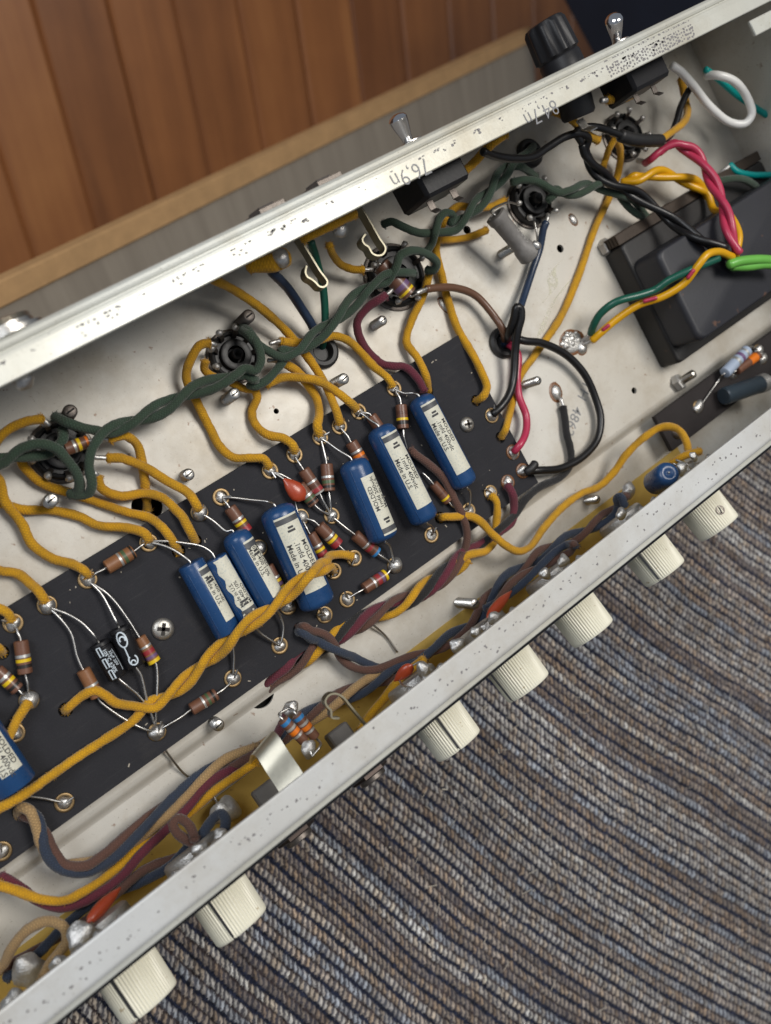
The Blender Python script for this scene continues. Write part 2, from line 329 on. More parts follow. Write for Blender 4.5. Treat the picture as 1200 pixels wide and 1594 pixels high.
def fuzzy(geo, path, r, dens=2.2, hl=.9):
    v, f, uv = geo; p = np.asarray(path); L = np.concatenate([[0], np.cumsum(np.linalg.norm(np.diff(p, axis=0), axis=1))]); n = int(L[-1]*dens)+80
    t = np.concatenate([rng.uniform(0, L[-1], n-80), np.abs(rng.normal(0, .45, 40)), L[-1]-np.abs(rng.normal(0, .45, 40))]); t = np.clip(t, 0, L[-1])
    c = np.stack([np.interp(t, L, p[:, k]) for k in range(3)], 1); c2 = np.stack([np.interp(np.clip(t+.5, 0, L[-1]), L, p[:, k]) for k in range(3)], 1); tg = c2-c+1e-6; tg /= np.linalg.norm(tg, axis=1)[:, None]
    d = rng.normal(0, 1, (n, 3)); d -= tg*(d*tg).sum(1)[:, None]; d /= np.linalg.norm(d, axis=1)[:, None]
    ln = rng.uniform(.35, 1, n)*hl; ln[-80:] *= 1.5; q = rng.normal(0, 1, (n, 3)); q -= d*(q*d).sum(1)[:, None]; q /= np.linalg.norm(q, axis=1)[:, None]
    a = c+d*r*.9; mid = a+d*ln[:, None]*.5+q*ln[:, None]*.25; e = a+d*ln[:, None]*.7+q*ln[:, None]*.8; w_ = np.cross(d, q)*np.where(np.arange(n) >= n-80, .10, .055)[:, None]
    hv = np.stack([a-w_, a+w_, mid+w_*.8, mid-w_*.8, e], 1).reshape(-1, 3); b = len(v); k = np.arange(n)*5+b
    fs = [(i, i+1, i+2, i+3) for i in k.tolist()]+[(i+3, i+2, i+4) for i in k.tolist()]
    return np.vstack([v, hv]), f+fs, np.vstack([uv, np.repeat(np.stack([t, np.full(n, .4)], 1), 5, 0)])
def wire(name, label, pts, r, m, step=.8, cat='wire', group=None, n=12, rough=None, parent=None, t0=None, t1=None):
    cl = m in (YEL, GRN, MAR, BRN, NAV, BEI, BLKC, REDC)
    p = spline([P(*q) for q in pts], step)
    if rough is None: rough = .055 if cl else .008
    o = obj(name, fuzzy(sweep(p, r, n, rough), p, r) if cl else sweep(p, r, n, rough), m, parent, smooth='all')
    for q, i in ((t0, 0), (t1, -1)):
        if q: e = P(*q); d_ = e-p[i]; obj('bare_end', sweep(spline([p[i]-d_*.25, p[i]+d_*.5+np.array([0, 0, .4]), e], .4), .85, 10, .12), SOLDER, o, smooth='all')
    return setp(o, label, cat, group) if label else o
def twist(name, label, path, strands, off, pitch, phase=0.0, cat='wire pair', group=None, step=.8, separate=None, part='strand'):
    """strands: (material, radius, lead-in points, lead-out points); the middle of every strand winds round the path"""
    c = spline([P(*q) for q in path], 1.0); T = np.gradient(c, axis=0); T /= np.linalg.norm(T, axis=1)[:, None]
    L = np.concatenate([[0], np.cumsum(np.linalg.norm(np.diff(c, axis=0), axis=1))]); t = None
    if separate is None: t = thing(name, label, cat, c[0], group)
    n = len(strands); out = []
    for i, (m, r, pre, post) in enumerate(strands):
        h = []
        for k in range(0, len(c), 3):
            a, s, u = frame(T[k]); wob = .5*math.sin(L[k]*.05+i)
            an = phase+2*math.pi*(i/n+L[k]/pitch)+wob; h.append(c[k]+off*(math.cos(an)*s+math.sin(an)*u))
        p = spline([P(*q) for q in pre]+h+[P(*q) for q in post], step)
        cl = m in (YEL, GRN, MAR, BRN, NAV, BEI, BLKC, REDC)
        o = obj(part if t else name, fuzzy(sweep(p, r, 12, .055), p, r) if cl else sweep(p, r, 12, .008), m, t, smooth='all')
        if separate is not None: setp(o, separate[i], 'wire', group)
        out.append(o)
    return t or out
# ------------------------------------------------------------------ setting
def ray(px, py):
    d = np.array([(px-CX)/F, (py-CY)/F, 1.0]); q = np.array([d@AX, d@AY, d@AZ]); return unit(q)
CAM0 = np.array([0, 0, HC])
def hit(px, py, o, n):
    d = ray(px, py); return CAM0+d*((o-CAM0)@n)/(d@n)
# the carpet: cord rows, stitched, in a fine height field
def carpet():
    st = .5; xs = np.arange(-75, 405, st); ys = np.arange(-445, -95, st); X_, Y_ = np.meshgrid(xs, ys)
    def lowf(seed, cell, amp):
        r = np.random.default_rng(seed); g = r.normal(0, 1, (int(350/cell)+4, int(480/cell)+4))
        fx = (X_+75)/cell; fy = (Y_+445)/cell; i = fx.astype(int); j = fy.astype(int); tx = fx-i; ty = fy-j
        tx = tx*tx*(3-2*tx); ty = ty*ty*(3-2*ty)
        return amp*((g[j, i]*(1-tx)+g[j, i+1]*tx)*(1-ty)+(g[j+1, i]*(1-tx)+g[j+1, i+1]*tx)*ty)
    s = X_+.19*Y_+.00078*X_*Y_+lowf(1, 80, .8)+lowf(2, 22, .28)
    r0 = np.random.default_rng(77); jf = r0.normal(0, 1, X_.shape); jf = (jf+np.roll(jf, 1, 0)+np.roll(jf, -1, 0)+np.roll(jf, 1, 1)+np.roll(jf, -1, 1))/2.2; s = s+.16*jf
    seam = Y_-(-268+.11*(X_-150)); s = s+.28*np.tanh(seam/1.0)
    pit = 7.0; gi = np.floor(s/pit).astype(int); gf = s/pit-gi; ed = np.array([0, .36, .46, .80, 1.0]); k_ = np.clip(np.digitize(gf, ed)-1, 0, 3); row = gi*4+k_; fr = (gf-ed[k_])/(ed[k_+1]-ed[k_]); t = Y_*.97-.2*X_
    rr = np.random.default_rng(5); pal = np.array([[.36, .345, .325], [.315, .27, .23], [.26, .28, .31], [.235, .195, .16], [.46, .445, .415], [.17, .145, .13]])
    nrow = row.max()-row.min()+1; kind = rr.choice(len(pal), nrow, p=[.28, .22, .20, .13, .1, .07]); k3 = (np.arange(nrow)+row.min()) % 4
    dk = rr.random(nrow); navy = (k3 == 3) | (k3 == 1); colr = pal[kind]*(rr.uniform(.85, 1.15, nrow)[:, None]); colr[navy] = np.where((k3[navy] == 3)[:, None], np.array([[.020, .025, .050]]), np.array([[.060, .045, .048]]))
    R_ = row-row.min(); sgn = np.where(R_ % 2 == 0, 1, 1)
    lean = np.where(rr.random(nrow) < .8, -.93, -.55)[R_]
    ridge = np.sin(np.pi*np.clip(fr, 0, 1)); ph = (t+.22*np.roll(jf, 7, 1))/2.9+sgn*fr*lean+rr.random(nrow)[R_]+lowf(9, 14, .18); st_ = .5+.5*np.tanh(1.6*np.sin(2*np.pi*ph))/.92
    r2 = np.random.default_rng(11); fuzz = r2.normal(0, 1, X_.shape); fz = (fuzz+np.roll(fuzz, 1, 0)+np.roll(fuzz, 1, 1))/2
    nv = navy[R_]
    h = np.where(nv, .2*ridge, .3+.4*ridge+.42*st_*ridge)+.35*lowf(31, 5, .35)+.12*fz+.13*fz+lowf(3, 40, .35)
    h -= 1.4*np.exp(-(seam/.8)**2)*(lowf(8, 9, 1) > -.3)
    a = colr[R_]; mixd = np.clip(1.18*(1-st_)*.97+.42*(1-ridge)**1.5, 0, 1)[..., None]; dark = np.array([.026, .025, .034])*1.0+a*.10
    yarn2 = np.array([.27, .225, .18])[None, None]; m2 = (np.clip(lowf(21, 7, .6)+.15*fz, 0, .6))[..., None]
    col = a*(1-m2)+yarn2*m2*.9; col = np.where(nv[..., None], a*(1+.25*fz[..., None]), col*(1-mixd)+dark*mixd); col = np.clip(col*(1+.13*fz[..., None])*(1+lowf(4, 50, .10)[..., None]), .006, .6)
    hs = np.sin(np.floor(ph)*12.9898+R_*78.233)*43758.5453; hs = hs-np.floor(hs); h2 = np.sin(np.floor(ph)*39.35+R_*11.13)*9631.3; h2 = h2-np.floor(h2)
    sel = (~nv)[..., None]; col = np.where(sel, col*(.80+.42*hs[..., None]), col*(.6+.5*hs[..., None])); col = np.where(sel & (h2[..., None] < .3), col*np.array([1.0, .90, .79]), col)
    col = np.where(sel, np.clip(col*1.6, 0, .85), col*.85)
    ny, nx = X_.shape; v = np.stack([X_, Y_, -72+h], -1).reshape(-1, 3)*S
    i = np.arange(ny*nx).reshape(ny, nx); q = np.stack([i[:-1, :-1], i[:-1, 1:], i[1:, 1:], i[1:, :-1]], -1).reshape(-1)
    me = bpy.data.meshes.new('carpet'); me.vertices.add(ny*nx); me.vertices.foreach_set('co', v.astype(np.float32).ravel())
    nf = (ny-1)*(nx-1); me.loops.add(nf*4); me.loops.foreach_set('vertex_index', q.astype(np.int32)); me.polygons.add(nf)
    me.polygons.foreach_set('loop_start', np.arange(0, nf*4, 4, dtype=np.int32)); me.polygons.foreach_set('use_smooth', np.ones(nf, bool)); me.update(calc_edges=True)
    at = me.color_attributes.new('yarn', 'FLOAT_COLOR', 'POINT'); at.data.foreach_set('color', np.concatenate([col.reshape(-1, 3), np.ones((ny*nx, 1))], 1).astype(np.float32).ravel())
    m, n, b = nt('cord_yarn'); an = N(n, 'ShaderNodeAttribute', attribute_name='yarn'); pos = mmpos(n)
    x = mixc(n, noise(n, pos, 3.0, 3, .7), (.55, .55, .55), (1.45, 1.45, 1.45)); mu = N(n, 'ShaderNodeMix', data_type='RGBA', blend_type='MULTIPLY'); mu.inputs[0].default_value = 1
    n.links.new(an.outputs['Color'], mu.inputs[6]); n.links.new(x, mu.inputs[7]); n.links.new(mu.outputs[2], b.inputs['Base Color'])
    b.inputs['Roughness'].default_value = .95; b.inputs['Specular IOR Level'].default_value = .1; b.inputs['Sheen Weight'].default_value = .15; bump(n, b, noise(n, pos, 4, 3), .25)
    me.materials.append(m); o = bpy.data.objects.new('carpet', me); C.objects.link(o)
    setp(o, 'striped corded carpet in navy, grey and tan under the metal chassis', 'carpet', None, 'structure')
    mb = mat('carpet_underlay', (.085, .078, .075), .95, 0, .4, .25)
    u = obj('bench_top', box((250, -330, -76.5), (650, 0, 0), (0, 380, 0), (0, 0, 2)), mb); setp(u, 'dark flat bench top beneath the striped carpet', 'bench top', None, 'structure')
    g = G()      # loose lint on the carpet
    for k in range(420):
        x, y = rng.uniform(60, 380), rng.uniform(-420, -140); a = rng.uniform(0, 6.28); r = rng.uniform(.06, .2) if k > 60 else rng.uniform(.15, .45); l = r*rng.uniform(1, 5)+(rng.uniform(.5, 2.5) if k > 60 else 0)
        g.add(box((x, y, -70.0+.25), (l*math.cos(a), l*math.sin(a), .1), (-r*.5*math.sin(a), r*.5*math.cos(a), 0), (0, 0, .15)))
    o = obj('lint_specks', g.geo(), mat('lint', (.55, .50, .42), .8)); setp(o, 'pale lint specks scattered over the striped carpet', 'lint', None, 'stuff')
carpet()
# wood panelling far behind, plank by plank
D1 = unit((-.16, -.875, -.457)); WN = unit(np.cross(D1, (1, 0, 0))); WN = WN if WN[2] > 0 else -WN
E1 = unit(np.cross(WN, D1)); E1 = E1 if E1[0] > 0 else -E1
WO = CAM0+ray(400, 150)*1250
def woodmat(name, stops, rough=.42):
    m, n, b = nt(name); tc = N(n, 'ShaderNodeTexCoord'); oi = N(n, 'ShaderNodeObjectInfo'); mp = N(n, 'ShaderNodeCombineXYZ')
    for i_, ax_ in enumerate((E1, D1, WN)):
        dt_ = N(n, 'ShaderNodeVectorMath', operation='DOT_PRODUCT'); n.links.new(tc.outputs['Object'], dt_.inputs[0]); dt_.inputs[1].default_value = tuple(ax_); n.links.new(dt_.outputs['Value'], mp.inputs[i_])
    ad = N(n, 'ShaderNodeVectorMath', operation='ADD'); n.links.new(mp.outputs[0], ad.inputs[0])
    cm = N(n, 'ShaderNodeCombineXYZ'); n.links.new(mth(n, 'MULTIPLY', oi.outputs['Random'], 7), cm.inputs[0]); n.links.new(mth(n, 'MULTIPLY', oi.outputs['Random'], 31), cm.inputs[1]); n.links.new(cm.outputs[0], ad.inputs[1])
    sc = N(n, 'ShaderNodeVectorMath', operation='MULTIPLY'); n.links.new(ad.outputs[0], sc.inputs[0]); sc.inputs[1].default_value = (34, 1.6, 6)
    f = noise(n, sc.outputs[0], 1.0, 6, .62); f = mth(n, 'ADD', mth(n, 'MULTIPLY', f, .75), mth(n, 'MULTIPLY', mth(n, 'SUBTRACT', oi.outputs['Random'], .5), .24))
    f2 = noise(n, ad.outputs[0], 9, 3); col = ramp(n, mth(n, 'ADD', f, mth(n, 'MULTIPLY', mth(n, 'SUBTRACT', f2, .5), .3)), stops)
    n.links.new(col, b.inputs['Base Color']); b.inputs['Roughness'].default_value = rough; bump(n, b, f, .4); return m
WOOD = woodmat('varnished_plank', [(.15, (.20, .072, .024)), (.42, (.33, .125, .040)), (.62, (.43, .18, .058)), (.85, (.52, .25, .088))])
wall = thing('wood_panelling', 'blurred wall of brown varnished vertical planks behind the grey panel', 'wood panelling', WO); wall['kind'] = 'structure'
cuts = sorted((hit(x, 0, WO, WN)-WO)@E1 for x in (50, 168, 270, 370, 460, 546)); wd = np.mean(np.diff(cuts))
cuts = [cuts[0]-wd*k for k in (4, 3, 2, 1)]+cuts+[cuts[-1]+wd*k for k in range(1, 9)]
for a, b_ in zip(cuts[:-1], cuts[1:]):
    hw = (b_-a)/2; c = WO+E1*((a+b_)/2)-WN*(6+rng.uniform(0, 2.5)); obj('plank', box(c, E1*(hw-.3), D1*900, WN*6, 3.6), WOOD, wall)
obj('backing', box(WO-WN*17, E1*1500, D1*950, WN*2), mat('dark_backing', (.07, .03, .014), .8), wall)
# grey panel with a raw wooden edge strip
EU = ray(1720, -383); e_l = CAM0+ray(0, 458)*560; r_ = ray(829, 56); A_ = np.stack([EU, -r_], 1); t_ = np.linalg.lstsq(A_, CAM0-e_l, rcond=None)[0]; e_r = e_l+EU*t_[0]
EV = unit(D1-EU*(D1@EU)); PN = unit(np.cross(EU, EV)); PN = PN if PN@(CAM0-e_l) > 0 else -PN
pl = thing('edged_panel', 'grey laminate panel with raw wooden edge strip behind the chassis', 'panel', e_r)
mg, n, b = nt('grey_laminate'); v = mmpos(n); ms = N(n, 'ShaderNodeVectorMath', operation='MULTIPLY'); n.links.new(v, ms.inputs[0]); ms.inputs[1].default_value = (.09, .006, .006)
n.links.new(ramp(n, noise(n, ms.outputs[0], 1, 4), [(.3, (.235, .20, .16)), (.7, (.31, .268, .215))]), b.inputs['Base Color']); b.inputs['Roughness'].default_value = .55
ln = 1200; wid = 38*560*.93/1390
c = e_r-EU*(ln/2); obj('panel_face', box(c+EV*(wid/2+160)-PN*5, EU*(ln/2), EV*160, PN*5), mg, pl)
obj('edge_strip', box(c-PN*4.2, EU*(ln/2), EV*(wid/2), PN*6, 1.2), mat('raw_wood_edge', (.46, .275, .125), .6, 0, .3, .07, .2, .6), pl)
nv = CAM0+ray(1330, 0)*950; cs = obj('dark_navy_shape', box(nv+np.array([120, 60, -120]), (190, 20, 0), (-10, 160, 0), (0, 0, 110), 25), mat('dark_navy', (.012, .017, .034), .8, 0, .4, .02)); setp(cs, 'dark navy blurred shape at the far end of the wood panelling', 'cover')  # plain dark navy block beyond the panelling
# ------------------------------------------------------------------ the chassis
FZ, FZ2 = -4.0, -7.0
X0, X1 = -110.0, 371.0
TS = math.tan(math.radians(18)); WY = lambda z: -102.4-(60-z)*TS
CH = thing('amplifier_chassis', 'long open plated steel amplifier chassis lying on the striped carpet', 'chassis', (120, -30, FZ))
import bmesh
def holed(poly, holes, z, th, seg=28):
    bm = bmesh.new(); ed = []
    def loop(pts):
        vv = [bm.verts.new((x, y, z)) for x, y in pts]
        for i in range(len(vv)): ed.append(bm.edges.new((vv[i], vv[(i+1) % len(vv)])))
        return len(vv)
    loop(poly); rims = []
    for hx, hy, r in holes:
        pts = [(hx+r*math.cos(a), hy+r*math.sin(a)) for a in np.linspace(0, 2*np.pi, seg, endpoint=False)]; loop(pts); rims.append(pts)
    bmesh.ops.triangle_fill(bm, use_beauty=True, use_dissolve=False, edges=ed)
    bm.verts.ensure_lookup_table(); bm.verts.index_update(); v = [q.co[:] for q in bm.verts]; f = [tuple(x.index for x in q.verts) for q in bm.faces]
    bm.free(); g = G().add((v, f))
    for pts in rims:
        k = len(pts); g.add(([(x, y, z) for x, y in pts]+[(x, y, z-th) for x, y in pts], [(i, (i+1) % k, k+(i+1) % k, k+i) for i in range(k)]))
    return g.geo()
def hole(px, py, r, z=FZ): q = P(px, py, z); return (q[0], q[1], r)
HL = [hole(500, 548, 4.6), hole(782, 534, 4.6), hole(229, 789, 5.2), hole(823, 240, 5.0), hole(987, 608, 1.4), hole(872, 387, 1.7), hole(727, 358, 1.7), hole(655, 470, 1.0), hole(430, 640, 1.0)]
obj('floor_pan', holed([(X0, -83.5), (X1, -83.5), (X1, 45.5), (X0, 45.5)], HL, FZ, 1.2), PAN, CH)
HL2 = [hole(404, 1080, 5.2, FZ2), hole(689, 885, 1.5, FZ2)]
obj('floor_pan', holed([(X0, -132), (X1, -132), (X1, -88.5), (X0, -88.5)], HL2, FZ2, 1.2), PAN, CH)
ks = [(-83.5, FZ), (-84.6, FZ-.12), (-85.6, FZ-.6), (-86.6, FZ-1.8), (-87.5, FZ2+.45), (-88.2, FZ2+.08), (-88.5, FZ2)]
obj('floor_step', ([(x, y, z) for y, z in ks for x in (X0, X1)], [(2*i, 2*i+1, 2*i+3, 2*i+2) for i in range(len(ks)-1)]), PAN, CH)
obj('hole_shade_sheet', box((120, -40, -13), (235, 0, 0), (0, 85, 0), (0, 0, .6)), DARK, CH)  # near-black sheet below the floor holes, their shade is in its colour
def extr(prof, x0=X0, x1=X1, n=1):
    xs = np.linspace(x0, x1, n+1); m = len(prof)
    v = [(x, y, z) for x in xs for y, z in prof]; f = [(i*m+k, i*m+(k+1) % m, (i+1)*m+(k+1) % m, (i+1)*m+k) for i in range(n) for k in range(m)]
    f += [tuple(range(m))[::-1], tuple(n*m+k for k in range(m))]; return np.array(v, float), f
obj('back_wall', extr([(45.5, -8), (46.7, -8), (46.7, 57.2), (45.5, 57.2)]), PAN, CH)
obj('back_lip', extr([(36.3, 58.8), (45.5, 58.8), (45.6, 57.25), (46.8, 57.25), (46.85, 58.9), (46.5, 59.7), (45.7, 60.3), (44.8, 60.45), (44.1, 60.2), (43.8, 59.7), (43.4, 59.75), (43.0, 59.98), (42.1, 60.1), (41.1, 60.0), (36.5, 60), (36.25, 59.8), (36.2, 59.2)], X0, X1), LIPB, CH, False)
obj('front_lip', extr([(-93.2, 58.8), (-101.5, 58.8), (-102.4, 57.3), (-103.5, 57.2), (-103.5, 58.2), (-103.38, 58.7), (-103.15, 59.15), (-102.8, 59.52), (-102.35, 59.8), (-101.9, 59.95), (-101.4, 60.0), (-93.5, 60), (-93.15, 59.8), (-93.1, 59.2)], X0, X1), LIPF, CH, False)
obj('front_wall', extr([(WY(57), 57.1), (WY(57)-1.2, 57.1), (WY(-8)-1.2, -8), (WY(-8), -8)]), PAN, CH)
obj('control_panel', extr([(WY(55.0)-1.3, 55.0), (WY(55.0)-3.0, 55.0), (WY(54.5)-3.4, 54.5), (WY(-6)-3.4, -6), (WY(-6)-1.3, -6)], X0, X1), PANELB, CH)
obj('panel_trim', extr([(-103.75, 57.7), (-105.2, 57.7), (-105.5, 57.4), (-105.5, 55.2), (-103.75, 55.2)], X0, X1), LIPB, CH, False)
obj('brass_plate', extr([(-106.2, FZ2+.1), (-106.2, FZ2+.6), (WY(FZ2)+1.2, FZ2+.6), (WY(50)+1.2, 50), (WY(50)+.3, 50), (WY(FZ2)+.3, FZ2+.1)], X0, 262), BRASS, CH)
obj('end_wall', box((X1+.6, -35, 24), (.6, 0, 0), (0, 83, 0), (0, 0, 33)), PAN, CH)
obj('corner_bracket', box((337, 30.5, 57.0), (8, 0, 0), (0, 3, 0), (0, 0, .7), .3), LIPB, CH)
obj('end_lip', box((365.5, -35, 59.4), (5.5, 0, 0), (0, 57, 0), (0, 0, .6), .3), LIPF, CH)
# pencil figures written upside down on the back lip
for s, (px, py) in (('84,7n', (862, 154)), ('76,9n', (661, 246))):
    q = P(px, py, 60.12); obj('pencil_writing', text_flat(s, q, (-1, 0, 0), (0, -1, 0), 7.2, -.012, .95), PENCIL, CH, False)
def dabs(name, m, pts):
    g = G()
    for x, y, r in pts:
        k = 9; ph = rng.uniform(0, 6.28); rr = r*rng.uniform(.45, 1.25, k); st = rng.uniform(1, 1.5)
        g.add(([(x, y, 60.035)]+[(x+st*rr[i]*math.cos(ph+i*6.283/k), y+rr[i]*math.sin(ph+i*6.283/k), 60.035) for i in range(k)], [(0, 1+i, 1+(i+1) % k) for i in range(k)]))
    o = obj(name, g.geo(), m, CH, False); o['kind'] = 'stuff'
DAB = mat('ink_dab', (.20, .19, .19), .6, .1, .4, .8); pts = []
x = -95.0
while x < 330:
    x += rng.uniform(4, 9); y = -97.4+rng.normal(0, .9)
    for k in range(rng.integers(1, 5)): pts.append((x+k*rng.uniform(1.3, 2.4), y-.35*k+rng.normal(0, .7), rng.uniform(.2, .5)))
dabs('ink_dabs', DAB, pts); pts = []; x = -95.0
while x < 290:
    x += rng.uniform(.8, 1.9)
    if rng.random() < .2: x += rng.uniform(2, 9)
    for k in range(rng.integers(1, 4)): pts.append((x+rng.uniform(-.6, .6), 41.6-1.5*k*rng.random()+rng.normal(0, .35), rng.uniform(.2, .55)))
for i in range(34):
    for k in range(5): pts.append((252+i*1.35+rng.normal(0, .15), 42.4-k*1.25+.4*(i % 2)+rng.normal(0, .15), rng.uniform(.35, .6)))
dabs('ink_dabs', DAB, pts)
q = P(936, 604, FZ+.06); g = G(); u_ = unit(P(898, 693, FZ)-P(918, 638, FZ)); v_ = np.array([-u_[1], u_[0], 0])
g.add(text_flat('TH  4862', P(909, 590, FZ+.06), u_, v_, 6.6, .006)); obj('stamped_number', g.geo(), STAMP, CH, False)
gm, n, b = nt('chalky_smear'); v = mmpos(n); tr = N(n, 'ShaderNodeBsdfTransparent'); mx = N(n, 'ShaderNodeMixShader'); n.links.new(ramp(n, noise(n, v, .45, 6, .75), [(.44, (0, 0, 0)), (.64, (.75, .75, .75))]), mx.inputs[0])
b.inputs['Base Color'].default_value = (.78, .76, .62, 1); b.inputs['Roughness'].default_value = .7; n.links.new(tr.outputs[0], mx.inputs[1]); n.links.new(b.outputs[0], mx.inputs[2]); n.links.new(mx.outputs[0], n.nodes['Material Output'].inputs[0])
sm = spline([P(*q, FZ+.05) for q in ((886, 440), (866, 462), (848, 500), (833, 545), (812, 590), (806, 615))], 2.0)
g = G(); g.add(strip(sm, (1, .35, 0), 4.2, .02)); g.add(strip(spline([P(*q, FZ+.06) for q in ((846, 470), (862, 448), (858, 425), (880, 400))], 2.0), (1, .2, 0), 3.0, .02)); obj('chalky_smear', g.geo(), gm, CH, False)['kind'] = 'stuff'
def stud(px, py, h, r=1.75, z=FZ, m=STEEL, tilt=(0, 0)):
    b_ = P(px, py, z); prof = []; d = 0; r *= 1.18
    while d < h-1: prof += [(d, r*.72), (d+.5, r), (d+.72, r), (d+1.2, r*.72)]; d += 1.2
    prof += [(d+.05, r*.85), (d+.25, r*.7)]
    ax = unit((tilt[0], tilt[1], 1)); o = obj('stud', lathe(b_, ax, prof, 18), m, CH)
    e = b_+ax*(d+.26); obj('slot', box(e, (r*.62, r*.1, 0), (-.02*r, .12*r, 0), (0, 0, .03)), DARK, o, False); return o
for a in ((104, 650, 13, 1.9, FZ, DSTEEL), (76, 782, 12, 1.9), (288, 741, 7, 1.75), (352, 622, 12, 1.75), (372, 506, 13, 1.9, FZ, DSTEEL), (521, 597, 10, 1.75), (582, 507, 9, 1.6), (713, 938, 13, 1.75, FZ2), (817, 599, 10, 1.5), (780, 396, 9, 1.6), (330, 1122, 10, 1.75, FZ2), (913, 779, 8, 1.6, FZ2), (684, 340, 6, 1.5)): stud(*a)
# tinned bits soldered to the floor
def floor_solder(px, py, r, sx, ang, h, z=FZ, halo=1.25, nm='solder_spot', m=SOLDER):
    q = P(px, py, z); o = obj(nm, blob(q, r*halo, .25, .10, sx=sx, ang=ang), FLUX, CH); obj('solder', blob(q+np.array([0, 0, .1]), r, h, .14, sx=sx, ang=ang), m, o); return o
floor_solder(890, 533, 4.2, 1.25, .2, .8, m=SOLDULL, nm='solder_spot', halo=1.3)
for k in range(15): q = P(890+rng.uniform(-17, 13), 531+rng.uniform(-13, 11), FZ+.4); obj('solder', blob(q, rng.uniform(.8, 1.7), rng.uniform(.5, 1.2), .3, 12, 6), SOLDER if k % 2 else SOLDULL, CH); floor_solder(865, 611, 2.9, .74, -.3, 1.6, halo=1.42); floor_solder(892, 342, 2.2, .7, .2, 1.0); floor_solder(693, 476, 3.2, .5, .3, .9, m=SOLDULL); floor_solder(905, 541, 2.2, 1.2, 1, 1.8)
for px, py, r in ((500, 548, 5.6), (782, 534, 5.6), (823, 240, 5.3)):
    q = P(px, py, FZ); o = obj('grommet', lathe(q, (0, 0, 1), [(-1, r*.82), (-1, r), (.3, r*1.14), (1.5, r*1.12), (2.3, r*.95), (2.2, r*.72), (1.2, r*.6), (-1, r*.58), (-1.5, r*.5)][1:], 26), RUB); setp(o, {500: 'black rubber grommet with navy and dark green wires, near the two spring clips', 782: 'black rubber grommet with brown and navy wires beside the board corner', 823: 'black rubber grommet at the end of the green pair below the toggle switch'}[px], 'grommet', 'rubber grommets in the chassis floor')
# ------------------------------------------------------------------ control knobs, pots, jacks on the slanted front
NO = np.array([0, -math.cos(math.radians(18)), math.sin(math.radians(18))]); ZK = 25.0
def front(x, z=ZK, d=0.0): return np.array([x, WY(z)-3.4, z])+NO*d
KX = [(231.5, 'set'), (198.5, ''), (158, ''), (124.5, ''), (91.3, 'line'), (2.5, 'line'), (-29.5, 'line')]
WHERE = ['with a visible set screw, farthest up the front panel', 'second from the set screw knob, its face tilted away', 'below the blue cylinder on the front wall, pale clean ribs', 'just above the knob with the upper black pointer line', 'with a black pointer line, next below three plain ones', 'with a black line, second from the lower end of the panel', 'with a black line, lowest one and cut off by the frame']
def knob_geo(c):
    n = 168; v = []; f = []; a, s, u = frame(NO, (0, 0, 1)); prof = [(1.3, 8.9, 1), (1.9, 9.2, 1), (14.0, 8.95, 1), (14.7, 8.75, .6), (15.0, 8.4, 0), (15.1, 7.4, 0), (14.7, 6.6, 0), (14.7, .01, 0)]
    for d, r, k in prof:
        for i in range(n):
            t = 2*math.pi*i/n; ri = r-(.34*k if (i % 3) == 0 else 0)
            v.append(c+a*d+ri*(math.cos(t)*s+math.sin(t)*u))
    m = len(prof)
    for j in range(m-1):
        for i in range(n): f.append((j*n+i, j*n+(i+1) % n, (j+1)*n+(i+1) % n, (j+1)*n+i))
    f.append(tuple(range(n))[::-1]); return np.array(v), f, (a, s, u)
ROT = [0.0, .62, 2.75, .2, 1.2, 1.15, 1.1]
for (x, kd), wh, rt in zip(KX, WHERE, ROT):
    c = front(x); t = thing('control_knob', 'cream ribbed control knob '+wh, 'knob', c, 'cream ribbed knobs along the front panel')
    v, f, (a, s, u) = knob_geo(c); obj('knob_body', (v, f), CREAM, t, smooth=True)
    obj('knob_skirt', lathe(c, NO, [(-.2, 6), (-.2, 8.6), (.25, 8.6), (.3, 6)], 40), PANELB, t)
    if kd != 'set':
        dr = math.cos(rt)*s+math.sin(rt)*u; tn = np.cross(a, dr)
        pts = [c+a*d+dr*r for d, r in ((2, 9.2), (6, 9.1), (13.6, 8.86), (14.8, 8.4), (15.2, 7.5))]
        obj('pointer_line', strip(pts, tn, .36, .5), BANDINK if kd == '' else INK, t, False)
    else:
        dr = math.cos(1.45)*s+math.sin(1.45)*u; b_ = c+a*8.4+dr*8.75; o = obj('set_screw', lathe(b_, dr, [(0, 1.9), (.35, 1.9), (.3, 1.5), (.1, 1.4)], 20), DSTEEL, t); obj('screw_slot', box(b_+dr*.25, a*1.3+s*.5, unit(np.cross(a*1.3+s*.5, dr))*.25, dr*.1), DARK, o, False)
NI = -NO
def pot(x, lab, r=9.5, z=ZK-2, L=9):
    c = np.array([x, WY(z), z])+NI*1.2; t = thing('volume_pot', lab, 'pot', c, 'potentiometers behind the front lip')
    obj('can', lathe(c, NI, [(3.5, r), (4.2, r+.3), (L-.8, r), (L, r-.9), (L+.05, .02)], 36), SOLDULL, t); obj('bushing', lathe(c, NI, [(0, 5), (3.5, 5), (3.5, r)], 20), STEEL, t)
    for k in (-1, 0, 1):
        b_ = c+NI*4+np.array([k*5.2, 0, 0]); e = b_+NI*1.5+np.array([k*1.5, 4.5, 14.5]); o = obj('lug', strip([b_+np.array([0, 2, 9]), b_+np.array([k*.5, 3.4, 12]), e], (1, 0, 0), 1.5, .5), STEEL, t); obj('solder', blob(e-np.array([0, 0, .8]), 1.9, 1.7, .15), SOLDER, o)
